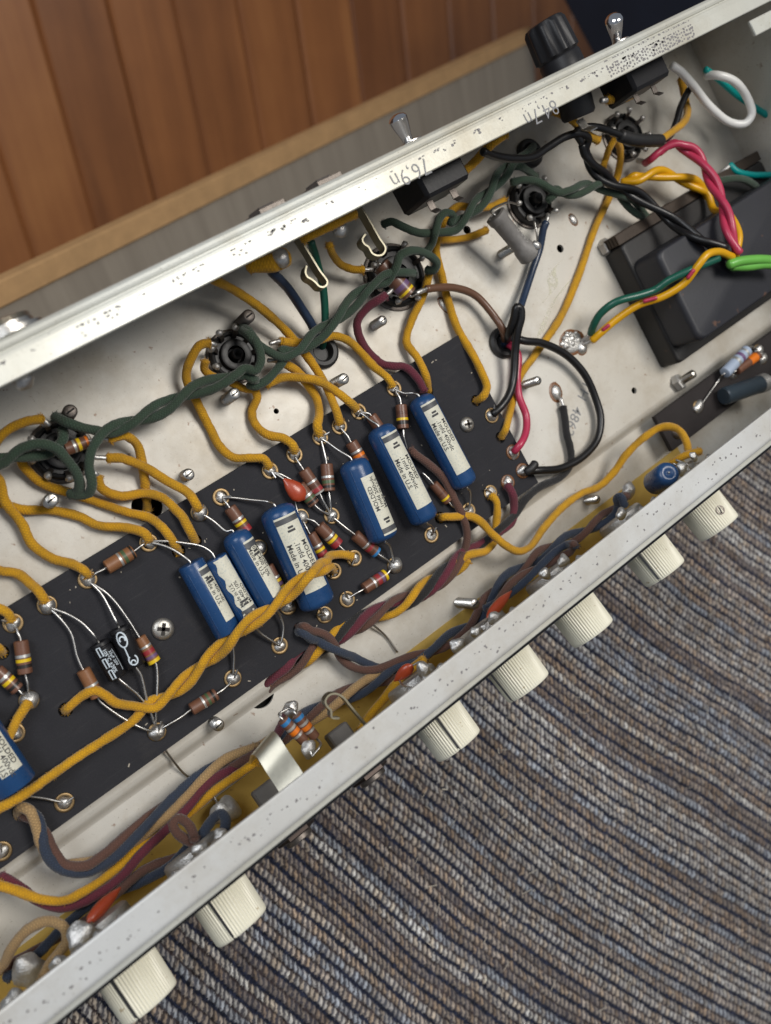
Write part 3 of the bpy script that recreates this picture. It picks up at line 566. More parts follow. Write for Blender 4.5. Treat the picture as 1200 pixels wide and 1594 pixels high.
for (x, kd), lab in zip(KX, ('behind the set screw knob, next to the blue cylinder', 'behind the second knob, under the navy and brown wires', 'behind the third knob, next to the long orange drop', 'behind the fourth knob, with a row of solder lugs', 'behind the fifth knob, beside the small red-orange drop', 'behind the second lowest knob, with the brown wire loop', 'behind the lowest knob, with the long orange drop soldered on')): pot(x, 'silver potentiometer can '+lab)
for x, lab in ((61, 'nearer the spring clip'), (31, 'nearer the flat metal strap')):
    t = thing('input_jack', 'input jack under the front lip, brown hex nut outside, '+lab, 'jack', front(x), 'input jacks between the knobs')
    obj('hex_nut', lathe(front(x, ZK), NO, [(-.3, 9.0), (1.2, 9.0), (1.3, 7.0), (3.6, 7.0), (4.0, 6.2), (4.1, 4.9)], 6), mat('dark_nut', (.05, .038, .033), .4, .8, .3, .5), t, False); obj('thread', lathe(front(x), NO, [(0, 4.7), (5.4, 4.7), (5.7, 4.3), (5.7, 3.2), (1, 3.1)], 24), DSTEEL, t)
    obj('jack_body', box(np.array([x, WY(ZK), ZK])+NI*6-np.array([0,0,6]), (4, 0, 0), NI*4, np.cross(NI, (1, 0, 0))*4, .6), mat('grey_fibre_jack', (.14, .13, .12), .6, 0, .2, .4), t)
# ------------------------------------------------------------------ the eyelet board
BX, BY0, BY1 = 186.4, -80.5, -14.0
BD = thing('eyelet_board', 'black fibre eyelet board carrying blue capacitors and brown resistors', 'circuit board', (60, -47, 0))
WH = [(278, 858), (304, 842), (666, 608), (741, 624), (779, 681), (102, 1105), (466, 979), (31, 1264), (685, 806), (2, 1016)]
obj('fibre_sheet', holed([(X0, BY0), (BX, BY0), (BX, BY1), (X0, BY1)], [hole(px, py, 2.3, 0) for px, py in WH], 0, 2.4), FIBRE, BD, False)
obj('board_edge', ([(x, y, z) for z in (0, -2.4) for x, y in ((X0, BY0), (BX, BY0), (BX, BY1), (X0, BY1))]+[(x, y, -2.4) for x, y in ((X0, BY0), (BX, BY0), (BX, BY1), (X0, BY1))], [(0, 1, 5, 4), (1, 2, 6, 5), (2, 3, 7, 6), (3, 0, 4, 7)]), FIBRE, BD, False)
obj('insulating_sheet', box(((X0+BX)/2, -47.2, -3.2), ((BX-X0)/2-.4, 0, 0), (0, 33, 0), (0, 0, .7)), FIBRE2, BD, False)
E_ = [(20, 970, 2.5, 1.9, 's'), (73, 942, 3.1, 3.2, 'b'), (136, 902, 2.6, 2.4, 's'), (231, 845, 2.4, 2.2, 's'), (310, 798, 3.2, 3.4, 'b'), (344, 774, 2.2, 1.4, 's'), (420, 733, 2.2, 1.8, 's'), (458, 708, 2.2, 1.6, 's'), (498, 681, 2.3, 1.8, 's'), (528, 664, 2.0, 1.4, 's'), (558, 641, 1.8, 1.2, 's'), (613, 605, 1.9, 1.2, 's'),
  (765, 647, 2.7, 2.4, 's'), (798, 704, 2.8, 1.9, 'f'), (813, 733, 2.7, 2.2, 'f'), (790, 751, 2.5, 1.8, 'f'), (763, 767, 2.6, .9, 'd'), (729, 795, 2.2, 1.6, 's'), (671, 833, 2.3, 1.0, 'd'), (614, 880, 3.1, 3.2, 'b'), (540, 933, 2.5, 1.8, 's'), (505, 957, 2.6, 2.6, 's'), (435, 1005, 2.4, 1.6, 's'), (362, 1056, 2.5, 2.0, 's'), (244, 1139, 2.9, 2.6, 's'), (100, 1249, 2.3, 1.7, 's'), (2, 1325, 2.2, 1.4, 's'),
  (45, 1090, 3.2, 3.3, 'b'), (23, 1141, 2.3, 1.8, 's'), (516, 803, 2.4, 2.0, 's'), (468, 805, 2.9, 2.8, 'b'), (403, 853, 2.8, 2.5, 'b'), (448, 944, 2.6, 2.2, 's'), (519, 889, 1.9, .7, 'd'), (551, 869, 2.2, 1.3, 'd')]
for px, py, r, h, k in E_:
    q = P(px, py, 0); e = obj('eyelet', lathe(q, (0, 0, 1), [(-.6, 2.9), (.15, 3.12), (.5, 2.95), (.66, 2.55), (.5, 2.1), (-.3, 1.8), (-.6, .01)], 30), FLUX if k == 'f' else EYE, BD)
    a = rng.uniform(0, 6.28); c = q+np.array([0, 0, .25])
    obj('solder', blob(c, r*.9, h*.9, {'b': .10, 'f': .28}.get(k, .22), 26, 11, sx=rng.uniform(.9, 1.08), ang=a), SOLDER if k in 'bsf' and rng.random() < .8 else SOLDULL, e)
    if k in 'sd' and rng.random() < .75:
        d = np.array([math.cos(a+1), math.sin(a+1), .35]); s0 = c+np.array([0, 0, h*.7]); obj('clipped_lead', sweep(spline([s0, s0+d*r*.8, s0+d*r*1.35], .3), .38, 8), LEAD, e)
g = G()
for k in range(70):
    x, y = rng.uniform(-60, 184), rng.uniform(-79, -16); a = rng.uniform(0, 6.28); r = rng.uniform(.07, .22); l = r*rng.uniform(1, 3)
    g.add(box((x, y, .12), (l*math.cos(a), l*math.sin(a), 0), (-r*math.sin(a), r*math.cos(a), 0), (0, 0, .1)))
o = obj('dust_specks', g.geo(), mat('dust', (.36, .32, .26), .9, 0, .4, 1.0), BD, False); o['kind'] = 'stuff'
GRIMESHADE = mat('grime_and_shade', (.035, .030, .026), .7, .2, .3, 1.0); SCREW = mat('screw_nickel', (.50, .48, .44), .42, .9, .2, .6, .08, 1.5)  # the dark colour stands for grime and shade in the cross recess
def panscrew(px, py, r, ang, lab):
    q = P(px, py, 0); t = thing('pan_head_screw', lab, 'screw', q, 'cross head screws holding the board'); o = obj('screw_head', lathe(q, (0, 0, 1), [(0, r*.98), (.5, r), (1.0, r*.93), (1.5, r*.74), (1.75, r*.5), (1.85, .02)], 36), SCREW, t)
    for k in (0, 1):
        a = ang+k*math.pi/2; d = np.array([math.cos(a), math.sin(a), 0]); e = np.array([-d[1], d[0], 0]); obj('cross_slot', box(q+np.array([0, 0, 1.62]), d*r*.55, e*r*.17, (0, 0, .30), .06), GRIMESHADE, t, False)
panscrew(253, 979, 3.7, .9, 'large cross head screw beside the two small black capacitors'); panscrew(726, 661, 2.95, 1.25, 'smaller cross head screw right of the upper blue capacitor')
# ------------------------------------------------------------------ resistors
def lead(pts, par, r=.42, dull=False): return obj('lead', sweep(spline(pts, .5), r, 8, .02), LEAD, par, smooth='all')
def resistor(lab, p0, p1, bands, l0=None, l1=None, r=2.05, z=2.35, m=None, name='resistor', group='carbon resistors on the eyelet board', ez=1.3, z0=None, z1=None):
    a = P(*p0, z if z0 is None else z0); b_ = P(*p1, z if z1 is None else z1); L = np.linalg.norm(b_-a); d = (b_-a)/L
    t = thing(name, lab, 'resistor', (a+b_)/2, group)
    obj('body', lathe(a, d, [(0, .42), (0.02, r*.86), (.28, r), (L-.28, r), (L-.02, r*.86), (L, .42)], 26), m or RES, t)
    for f_, w_, c in bands:
        obj('colour_band', lathe(a+d*(f_*L-w_/2), d, [(0, r-.1), (0, r+.035), (w_, r+.035), (w_, r-.1)], 26), BANDC[c], t)
    for end, sg, pts in ((a, -1, l0), (b_, 1, l1)):
        if not pts: continue
        q = [P(*(x if len(x) == 3 else (*x, z))) for x in pts[:-1]]; e = pts[-1]; q.append(P(*(e if len(e) == 3 else (*e, ez))))
        lead([end-d*sg*.6, end+d*sg*.8]+q, t)
    return t
S_, Y_, K_, R_, G_, V_, B_, O_, N_, H_ = 'silver', 'yellow', 'black', 'red', 'green', 'violet', 'blue', 'orange', 'brown', 'grey'
resistor('light brown resistor with silver and green bands bridging two upper eyelets', (165, 884), (208, 858), [(.5, .75, S_), (.66, 1.1, G_), (.92, .7, K_)], [(150, 892), (138, 902)], [(222, 848), (231, 844)], r=2.35, m=RESL)
resistor('brown resistor with silver and yellow bands standing above the left ball of solder', (32, 997), (39.5, 1049), [(.46, .9, S_), (.59, 1.0, Y_), (.76, 1.1, K_)], [(29, 988), (25, 976)], [(43, 1065), (45, 1082)], r=2.2)
resistor('brown resistor with silver and yellow bands cut off at the left frame', (-6, 1043), (28, 1074), [(.36, .9, S_), (.56, 1.1, Y_), (.8, 1.0, K_)], None, [(34, 1080), (43, 1086)], r=2.15)
resistor('light brown silver banded resistor half hidden under the loose yellow wire end', (129, 1042), (152, 1085), [(.56, .8, S_), (.72, 1.6, N_)], [(120, 1022), (110, 985), (88, 957), (76, 946)], [(156, 1092), (190, 1117), (225, 1135), (241, 1139)], r=2.2, m=RESL)
resistor('light brown resistor with red, violet and yellow bands beside the small black capacitor', (216.5, 992), (241, 1031), [(.36, .75, S_), (.56, 1.5, R_), (.75, 1.0, V_), (.92, 1.15, Y_)], [(203, 970), (180, 938), (163, 921), (140, 906)], [(245, 1050), (244, 1090), (242, 1128)], r=2.1, m=RESL)
resistor('brown silver banded resistor with green mark nearest the lower board edge', (297, 1105), (337, 1080), [(.47, .7, S_), (.66, .9, G_), (.85, .8, K_)], [(285, 1114), (262, 1128), (247, 1137)], [(345, 1075), (358, 1064)], r=2.15)
resistor('brown resistor with yellow band and red end, below the eyelet left of the large capacitor', (357, 790), (384, 827), [(.48, .8, S_), (.64, 1.0, Y_), (.9, 2.0, R_)], [(352, 783), (346, 776)], [(390, 836), (401, 850)], r=2.2)
resistor('brown resistor with two yellow bands peeping out between two blue capacitors', (417, 880), (437, 917), [(.5, .7, S_), (.64, 1.0, Y_), (.78, 1.0, V_), (.93, 1.0, Y_)], None, [(443, 927), (447, 940)], r=1.9, z=2.1)
resistor('brown yellow banded resistor tucked against the large blue capacitor, red end under the yellow wire', (482, 831), (503, 866), [(.52, .8, S_), (.7, 1.0, Y_), (.9, 1.7, R_)], [(477, 822), (470, 808)], [(509, 876), (518, 887)], r=2.15)
resistor('brown resistor with yellow band and red end lying right of its twin', (496, 818), (526, 848), [(.53, .9, S_), (.69, 1.1, Y_), (.9, 2.0, R_)], [(488, 811), (471, 806)], [(537, 858), (549, 867)], r=2.25)
resistor('brown resistor with a bright blue end band above the lower ball of solder', (552, 832), (587, 861), [(.5, .8, S_), (.66, 1.2, R_), (.80, 1.0, N_), (.94, 1.0, B_)], [(540, 823), (519, 806)], [(597, 868), (611, 878)], r=2.15)
resistor('brown resistor with violet and yellow bands between the two lowest right eyelets', (566, 917), (601, 894), [(.42, .75, S_), (.62, 1.6, R_), (.78, 1.0, V_), (.93, .95, Y_)], [(557, 922), (543, 931)], [(606, 889), (612, 882)], r=2.15)
resistor('brown resistor with silver, red and grey bands, left one of the converging pair', (472, 731), (497, 768), [(.5, .8, S_), (.66, 1.2, N_), (.83, 1.5, R_), (.96, .6, H_)], [(466, 722), (459, 710)], [(502, 778), (515, 800)], r=2.2)
resistor('brown resistor with green and black bands, upright one of the converging pair', (508, 722), (512, 765), [(.48, .8, S_), (.66, 1.1, G_), (.83, .9, K_)], [(506, 710), (500, 685)], [(514, 780), (516, 799)], r=2.25)
resistor('brown green banded resistor lying behind the red orange dipped capacitor', (465, 755), (489, 785), [(.52, .9, S_), (.67, 1.1, G_), (.83, .8, K_)], [(455, 748), (436, 738), (422, 734)], [(500, 795), (514, 802)], r=2.2)
resistor('brown resistor with an orange band going under a blue capacitor', (546, 688), (566, 722), [(.42, .8, S_), (.60, 1.2, O_), (.85, 1, N_)], [(541, 679), (530, 666)], None, r=2.3)
resistor('dark brown resistor mostly hidden under the top of a blue capacitor', (577, 647), (600, 680), [(.8, .8, S_)], [(571, 643), (560, 641)], None, r=2.1, z=2.15)
resistor('slim brown resistor with one yellow band left of the upper blue capacitor', (624, 630), (627.5, 668), [(.34, 1.3, N_), (.6, .9, Y_), (.75, 1.2, K_)], [(622, 619), (615, 608)], [(628.5, 680), (634, 700)], r=2.15)
resistor('dark brown yellow banded resistor beside the brown cotton wire', (674, 753), (698, 781), [(.5, .7, N_), (.78, .9, Y_)], [(668, 746), (658, 736)], [(706, 789), (727, 795)], r=1.9, z=2.0)
# small orange dipped capacitors
def drop(lab, a, b_, r, flat, leads, zc=2.6, group=None):
    p = np.array([a+(b_-a)*t for t in np.linspace(0, 1, 16)]); tt = np.linspace(0, 1, 16); rr = r*np.sqrt(np.clip(1-(2*np.clip(tt, .0, 1)**1.45-1)**2, .03, 1))
    t = thing('dipped_capacitor', lab, 'capacitor', (a+b_)/2, group); obj('body', sweep(p, rr, 18, .03, flat), ORNG, t, smooth='all')
    for l in leads: lead(l, t, .36)
    return t
drop('red orange teardrop capacitor on the board between two upper eyelets', P(442, 746, 3.4), P(474, 777, 3.4), 3.3, .6, [[P(449, 751, 3.4), P(436, 742, 2.6), P(422, 733, 1.6)], [P(458, 772, 2.5), P(460, 785, 1.5), P(464, 800, 1.5)]], group='orange dipped capacitors')
# ------------------------------------------------------------------ blue moulded capacitors
LOGO = True
def bluecap(lab, p0, p1, r, z, dome, lab_ang, lab_len, lines, flip=False, l0=None, l1=None, size=1.55, tstart=.42, group='blue moulded capacitors on the board', logo_at=.16, wrinkle=0, z0=None, z1=None):
    a = P(*p0, z if z0 is None else z0); b_ = P(*p1, z if z1 is None else z1); L = np.linalg.norm(b_-a); d = (b_-a)/L; up = np.array([0, 0, 1.]); up = unit(up-d*(up@d)); sd = unit(np.cross(up, d)); sd = -sd
    if sd[0] < 0: sd = -sd
    t = thing('blue_capacitor', lab, 'capacitor', (a+b_)/2, group)
    if dome: prof = [(0, .6), (.05, r*.36), (.5, r*.66), (1.3, r*.87), (2.5, r*.975), (3.6, r), (L-2.6, r), (L-1.5, r*.95), (L-.6, r*.8), (L-.1, r*.55), (L, .5)]
    else: prof = [(.4, .5), (.1, r*.55), (0, r*.85), (.25, r*.97), (.6, r), (L-.5, r), (L-.1, r*.95), (L, r*.82), (L-.3, .5)]
    obj('body', lathe(a, d, prof, 40, up=up), BLUE, t)
    fl = G()
    for sg in (-1,):   # moulding seam
        w0 = math.radians(-42); q = [a+d*x+(r+.02)*(math.cos(w0)*up+math.sin(w0)*sd) for x in np.linspace(3, L-2, 12)]
        obj('mould_seam', sweep(q, .13, 6), BLUE, t, smooth='all')
    s0, s1 = lab_len[0]*L, lab_len[1]*L; w0, w1 = [math.radians(x) for x in lab_ang]
    def on(x, w_, rr): return a+d*x+rr*(math.cos(w_)*up+math.sin(w_)*sd)
    def patch(x0, x1, a0, a1, rr, nx=10, na=10, wr=0):
        v = []; 
        for i in range(nx+1):
            for k in range(na+1):
                e = .25*wr*math.sin(i*1.9+k)*abs(math.sin(i*.8)); a0_ = a0+.12*wr*math.sin(i*1.3)
                v.append(on(x0+(x1-x0)*i/nx, a0_+(a1-a0_)*k/na, rr+e*.3))
        return np.array(v), [(i*(na+1)+k, i*(na+1)+k+1, (i+1)*(na+1)+k+1, (i+1)*(na+1)+k) for i in range(nx) for k in range(na)]
    lb = obj('paper_label', patch(s0, s1, w0, w1, r+.07, wr=wrinkle, nx=18), PAPER, t)
    bw = 1.9
    bl = (s0+.7, s0+.7+bw) if not flip else (s1-.7-bw, s1-.7)
    obj('printed_band', patch(*bl, w0, w1, r+.11, 2), BANDINK, lb)
    # printing: runs along the axis, glyph tops towards the +side (or the other way round when flipped)
    def put(s, x, w_c, sz, bold=.012, xs=1.0):
        v, f = text2d(s, bold); out = []
        for q in v:
            if not flip: out.append(on(x+q[0]*sz*xs, w_c+(q[1]*sz)/r, r+.13))
            else: out.append(on(x-q[0]*sz*xs, w_c-(q[1]*sz)/r, r+.13))
        return out, f
    g = G(); span = w1-w0; n = len(lines)
    for i, ln_ in enumerate(lines):
        fr = (n-1-i+.55)/(n+.35)*1.0
        if not flip: wc = w0+span*fr-.30*size/r; x = tstart*L+(0, -.3, -.1)[i % 3]
        else: wc = w1-span*fr+.30*size/r; x = (1-tstart)*L
        g.add(put(ln_, x, wc, size))
    lx = s0+.7+bw+1.3 if not flip else s1-.7-bw-1.3; sg = 1 if not flip else -1; wm = (w0+w1)/2
    g.add(patch(lx, lx+sg*.75, wm-1.0/r, wm+.9/r, r+.13, 1, 4)); g.add(patch(lx+sg*1.15, lx+sg*1.95, wm-1.5/r, wm+1.3/r, r+.13, 1, 4))
    obj('lettering', g.geo(), INK, lb, False)
    for end, sg_, pts in ((a, -1, l0), (b_, 1, l1)):
        if pts: lead([end-d*sg_*.5, end+d*sg_*.7]+[P(*q) for q in pts], t, .45)
    return t
M4 = ('MOLDED', '.1mfd 400vdc', 'Made in U.S.')
bluecap('blue capacitor with cream label nearest the upper right board corner', (652, 617), (725.5, 757), 5.15, 5.3, True, (-42, 38), (.08, .84), M4, l0=[(641, 612, 3.6), (628, 612, 2.4), (615, 606, 1.4)], l1=[(731, 764, 4.5), (732, 779, 3), (729, 795, 1.6)], size=2.3, tstart=.29)
bluecap('blue capacitor with cream label second from the upper right board corner', (589, 664), (663, 812), 5.5, 5.6, True, (-34, 46), (.09, .84), M4, l0=[(578, 655, 4), (566, 646, 2), (560, 642, 1.4)], l1=[(672, 820, 3.8), (674, 828, 2), (671, 833, 1)], size=2.4, tstart=.34)
bluecap('shorter blue capacitor marked 200vdc with its lettering upside down', (547, 716), (599, 841), 5.6, 5.7, True, (-18, 54), (.22, .93), ('MOLDED', '.1mfd 200vdc', 'Made in U.S.'), True, l0=[(530, 703, 4.5), (513, 691, 2.5), (500, 683, 1.8)], l1=[(606, 849, 4), (610, 862, 3), (613, 877, 2.5)], size=2.3, tstart=.36)
bluecap('fattest blue capacitor with the twisted yellow pair lying across it', (428, 788), (497, 945), 6.35, 6.5, True, (-40, 42), (.10, .82), M4, l0=[(417, 781, 4.5), (390, 778, 3), (365, 775, 2), (347, 774, 1.4)], l1=[(502, 953, 3.5), (505, 957, 2)], size=2.6, tstart=.36)
bluecap('round ended blue capacitor marked 022-400 between two other blue capacitors', (363, 828), (426, 942), 5.0, 5.3, True, (-2, 66), (.15, .89), ('MOLDED', '.022-400 10%', 'Made in U.S.'), l0=[(353, 827, 4.4), (332, 811, 3), (318, 802, 2.6)], l1=[(435, 957, 3.5), (441, 975, 2.6), (438, 998, 2), (434, 1005, 1.5)], size=2.15, tstart=.24)
bluecap('thin blue capacitor with a torn wrinkled label, wedged between its neighbours', (334, 868), (392, 969), 4.1, 4.3, False, (-30, 52), (.03, .88), ('Made in U.S.', '.01-400 10%', 'MOLDED'), True, l0=[(330, 861, 4.2), (315, 851, 3.8), (285, 845, 3.2), (250, 842, 2.4), (234, 843, 1.8)], l1=[(405, 985, 3.0), (422, 997, 2.2), (433, 1004, 1.5)], size=1.8, tstart=.27, wrinkle=1)
bluecap('flat ended blue capacitor nearest the left large screw', (296, 876), (355, 985), 4.5, 4.6, False, (4, 66), (.10, .84), ('.01-400 vdc', 'Made in U.S.'), l0=[(288, 868, 4.2), (268, 855, 3.4), (250, 848, 2.5), (234, 845, 1.8)], l1=[(360, 996, 4), (364, 1020, 3), (363, 1050, 1.8)], size=2.1, tstart=.24)
bluecap('blue flat ended capacitor cut off by the left frame', (-48, 1118), (24, 1226), 6.6, 6.8, False, (-10, 52), (.1, .78), M4, l1=[(40, 1238, 4.5), (70, 1243, 2.4), (97, 1249, 1.4)], size=2.5, tstart=.3)
# two small black electrolytic capacitors
def electro(lab, p0, p1, r, z, l0, l1, prints):
    a = P(*p0, z); b_ = P(*p1, z); L = np.linalg.norm(b_-a); d = (b_-a)/L; up = np.array([0, 0, 1.]); sd = np.array([-d[1], d[0], 0]); sd = sd if sd[0] > 0 else -sd
    t = thing('electrolytic_capacitor', lab, 'capacitor', (a+b_)/2, 'small black electrolytic capacitors')
    obj('can', lathe(a, d, [(.3, .4), (.3, r*.7), (0, r*.82), (.1, r*.95), (.5, r), (1.3, r), (1.6, r*.9), (1.9, r*.9), (2.2, r), (L-.4, r), (L, r*.9), (L-.1, r*.75), (L-.1, .4)], 32), BAKE, t)
    on = lambda x, w_, rr=r+.05: a+d*x+rr*(math.cos(w_)*up+math.sin(w_)*sd)
    g = G()
    def put(s, x, w_c, sz):
        v, f = text2d(s, .01); return [on(x+q[0]*sz, w_c+q[1]*sz/r) for q in v], f
    def line(pts, hw=.17):
        v = []; f = []; p = [np.array(q, float) for q in pts]
        for i, q in enumerate(p):
            tt = p[min(i+1, len(p)-1)]-p[max(i-1, 0)]; tt = np.array([tt[0], tt[1]*r]); tt /= np.linalg.norm(tt)+1e-9; nn = np.array([-tt[1], tt[0]/r])
            nn = np.array([-tt[1]*hw, tt[0]*hw/r]); v += [on(*(q+nn)), on(*(q-nn))]
        for i in range(len(p)-1): f.append((2*i, 2*i+1, 2*i+3, 2*i+2))
        return np.array(v), f
    prints(put, line, g, L); obj('white_printing', g.geo(), WINK, t, False)
    for end, sg_, pts in ((a, -1, l0), (b_, 1, l1)): lead([end-d*sg_*.4, end+d*sg_*.7]+[P(*q) for q in pts], t, .42)
def pr1(put, line, g, L):
    for k in range(3):
        x0 = 1.2+k*4.0; g.add(line([(x0, -.62), (x0+3.0, -.62), (x0+3.0, -.28), (x0, -.28), (x0, -.62)], .22))
    g.add(put('105°C ±20%', 2.6, -.16, 1.6)); g.add(put('25µF 25V', 3.6, .34, 1.35)); g.add(line([(3.5, .80), (8, .86), (11, .80)], .1))
def pr2(put, line, g, L):
    el = lambda cx, cw, rx, rw, n=20, a0=0, a1=6.283: [(cx+rx*math.cos(t), cw+rw*math.sin(t)) for t in np.linspace(a0, a1, n)]
    g.add(line(el(3.6, -.28, 2.5, .42), .22)); g.add(line(el(3.6, -.25, 1.0, .26, 12, .9, 5.2), .26)); g.add(line([(6, -.35), (10, -.34)], .2)); g.add(line(el(10.9, -.05, 1.6, .40, 18, -2.6, 2.4), .22)); g.add(line(el(11.5, -.12, .6, .2, 8, 1, 5), .2))
electro('small black capacitor printed 25µF 25V in white', (153.5, 1000), (184, 1054), 3.15, 3.3, [(147, 990, 4), (128, 970, 3.4), (105, 956, 2.6), (78, 946, 2)], [(196, 1066, 3.4), (215, 1082, 2.6), (232, 1105, 2.2), (241, 1128, 2)], pr1)
electro('small black capacitor with a looped white emblem', (185, 977), (211, 1037), 3.4, 3.6, [(181, 968, 4.2), (172, 950, 3.4), (158, 925, 2.6), (142, 908, 2)], [(219, 1050, 3.4), (229, 1090, 2.8), (239, 1122, 2.2)], pr2)
# ------------------------------------------------------------------ tube sockets
def socket(lab, px, py, R, lugs=8, rot=0.0, h=4.5, centre=True):
    c = P(px, py, FZ); t = thing('tube_socket', lab, 'tube socket', c, 'black tube sockets along the back of the chassis')
    obj('socket_body', lathe(c, (0, 0, 1), [(-1, R), (h*.55, R), (h*.75, R*.94), (h*.8, R*.86), (h*.55, R*.8), (h*.55, R*.66), (h, R*.62), (h*1.05, R*.55), (h*1.0, R*.36), (h*.4, R*.30), (h*.3, .02)], 36), PHEN, t)
    if centre: obj('centre_post', lathe(c, (0, 0, 1), [(0, R*.24), (h*1.3, R*.24), (h*1.45, R*.2), (h*1.3, R*.1), (h*.4, .02)], 20), PHEN, t)
    obj('mounting_ring', lathe(c, (0, 0, 1), [(.02, R*1.0), (.02, R*1.12), (.7, R*1.12), (.9, R*1.08), (.9, R*1.0)], 36), DSTEEL, t)
    for k in range(lugs):
        a = rot+2*math.pi*k/lugs; d = np.array([math.cos(a), math.sin(a), 0]); w_ = np.array([-d[1], d[0], 0]); b_ = c+np.array([0, 0, h*.6])+d*R*.72
        o = obj('lug', strip(spline([b_, b_+d*1.0+np.array([0, 0, 2.2]), b_+d*2.4+np.array([0, 0, 3.6]), b_+d*3.8+np.array([0, 0, 3.9])], .6), w_, .8, .35), DSTEEL, t, False)
        obj('solder', blob(b_+d*2.8+np.array([0, 0, 3.4]), 1.3, 1.4, .2, 12, 6), SOLDULL, o)
        rib = c+d*R*.9+np.array([0, 0, h*.62]); obj('rib', box(rib, d*R*.1, w_*.5, (0, 0, .6), .15), PHEN, t)
socket('black tube socket at the left frame under the green pair, brown resistor across it', 95, 703, 9.3, 9, .2, centre=False)
socket('black tube socket with pale broken centre, below the left spring clip', 363, 556, 8.7, 9, .4)
socket('large black tube socket right of the spring clips with a violet banded resistor', 614, 432, 11.6, 8, .1, 4.5)
socket('black tube socket with raised centre post behind the grey cement resistor', 822, 318, 9.3, 8, .6, 5.5)
socket('dark out of focus socket under the fuse holder, yellow wires hanging from it', 968, 215, 9.5, 8, .3)
resistor('brown resistor with silver, yellow and orange bands lying across the left socket', (101, 700), (137, 687), [(.40, .75, S_), (.60, 1.0, Y_), (.94, .8, O_)], [(90, 703), (80, 706, 4)], [(150, 683), (168, 684)], r=2.1, z=7.5, group='resistors on the tube sockets', ez=5)
resistor('large dark brown resistor with violet and yellow bands across the socket beside the spring clips', (592, 412), (637, 459), [(.72, 1.9, V_), (.88, 1.0, Y_)], [(586, 406, 6)], [(648, 458, 8), (665, 452)], r=3.3, z=9.5, group='resistors on the tube sockets', ez=7)
a, b_ = P(770, 334, 15), P(827, 402, 12); d = unit(b_-a); L = np.linalg.norm(b_-a); t = thing('cement_resistor', 'grey cement coated power resistor with collared ends below the last tube socket', 'resistor', (a+b_)/2)
obj('body', lathe(a, d, [(.6, 1.2), (.6, 2.4), (0, 2.9), (.4, 4.1), (2.6, 4.2), (3.6, 3.5), (L*.6, 3.4), (L-6.5, 3.5), (L-5.5, 4.1), (L-1.2, 4.2), (L-.2, 3.4), (L, 1)], 26, wob=lambda i, q: 1+.035*math.sin(3*q+i*1.7)), CEM, t)
g = G(); uu = unit(np.cross((0, 0, 1), d)); v, f = text2d('10 W5', .005); g.add(([a+d*(9+q[0]*3.0)+3.55*(math.cos(.15+q[1]*.8)*np.array([0, 0, 1])+math.sin(.15+q[1]*.8)*uu) for q in v], f)); obj('faint_marking', g.geo(), mat('faint_print', (.34, .33, .31), .7), t, False)
obj('end_solder', blob(P(828, 386, 13)+np.array([0, 0, 3.0]), 1.8, 1.5, .3), SOLDER, t); lead([b_-d*.5, P(833, 398, 10), P(836, 370, 4), P(832, 345, 3)], t); lead([a+d*.5, P(764, 330, 14), P(790, 315, 8), P(806, 318, 4)], t)
# ------------------------------------------------------------------ yellow cotton wires
GY = 'yellow cotton wires along the back of the board'
def yw(lab, *pts, r=1.55, m=YEL, group=GY, **k): return wire('cotton_wire', lab, pts, r, m, group=group, **k)
yw('yellow wire from the left socket going straight out of the left frame', (-14, 697, 7), (10, 671, 8), (38, 657, 8), (66, 652, 6), t1=(76, 662, 6))
yw('yellow wire running down from the left frame to the board eyelet below the slanted resistor', (-10, 740, 4), (-2, 745, 3), (7, 780, 1), (33, 813, 0), (50, 847, -.5), (83, 870, -1), (115, 879, 1), (132, 889, 3.5), (138, 896, 2.4))
yw('yellow wire from the left frame to the upper eyelet where two blue capacitors start', (-10, 779, -2), (5, 784, -2), (33, 793, -2), (83, 795, -2), (123, 804, -2), (153, 818, -1), (200, 822, 1), (226, 831, 3.5), (232, 841, 2.4))
yw('yellow wire looping under the left socket into a board hole, lower of two', (36, 705, 2), (35, 722, 1), (45, 735, 0), (67, 753, -1), (110, 768, -2), (167, 787, -2), (200, 798, -1), (232, 806, 0), (253, 822, 2.5), (271, 846, 1.8), (278, 859, -2))
yw('yellow wire from the left socket into a board hole, upper of two', (152, 742, 3), (158, 760, 2), (187, 772, 0), (227, 768, -1), (253, 775, 0), (273, 793, 1), (284, 805, 2.5), (296, 827, 1.8), (304, 843, -2), t0=(145, 733, 4))
yw('yellow wire ending on the shiny solder ball at the upper board edge', (167, 713, 5), (187, 713, 5), (227, 728, 3), (260, 749, 2), (291, 766, 3), (303, 781, 4.5), (309, 793, 3.5), t0=(140, 712, 5))
yw('yellow wire arching from the left socket into the floor hole beside the board', (170, 684, 6), (193, 678, 6), (213, 692, 3), (221, 720, 1), (226, 757, -2), (230, 795, -8), t0=(156, 682, 6))
yw('yellow wire from the left frame to the second eyelet with bright solder', (-12, 884, -1), (3, 889, -1), (27, 893, -1), (48, 909, 1), (62, 923, 3.5), (70, 936, 3))
yw('short yellow wire stub entering the left frame at the first eyelet', (-12, 946, 2), (2, 948, 2.5), (13, 956, 2.8), (19, 966, 2.2))
yw('stubby yellow wire end bending into a board hole at the left frame', (-14, 1004, 3), (-4, 1008, 2.6), (2, 1016, -1))
yw('yellow wire from the low solder ball out of the left frame', (44, 1093, 3.4), (37, 1104, 3.6), (28, 1118, 3), (12, 1150, 7), (-10, 1182, 12))
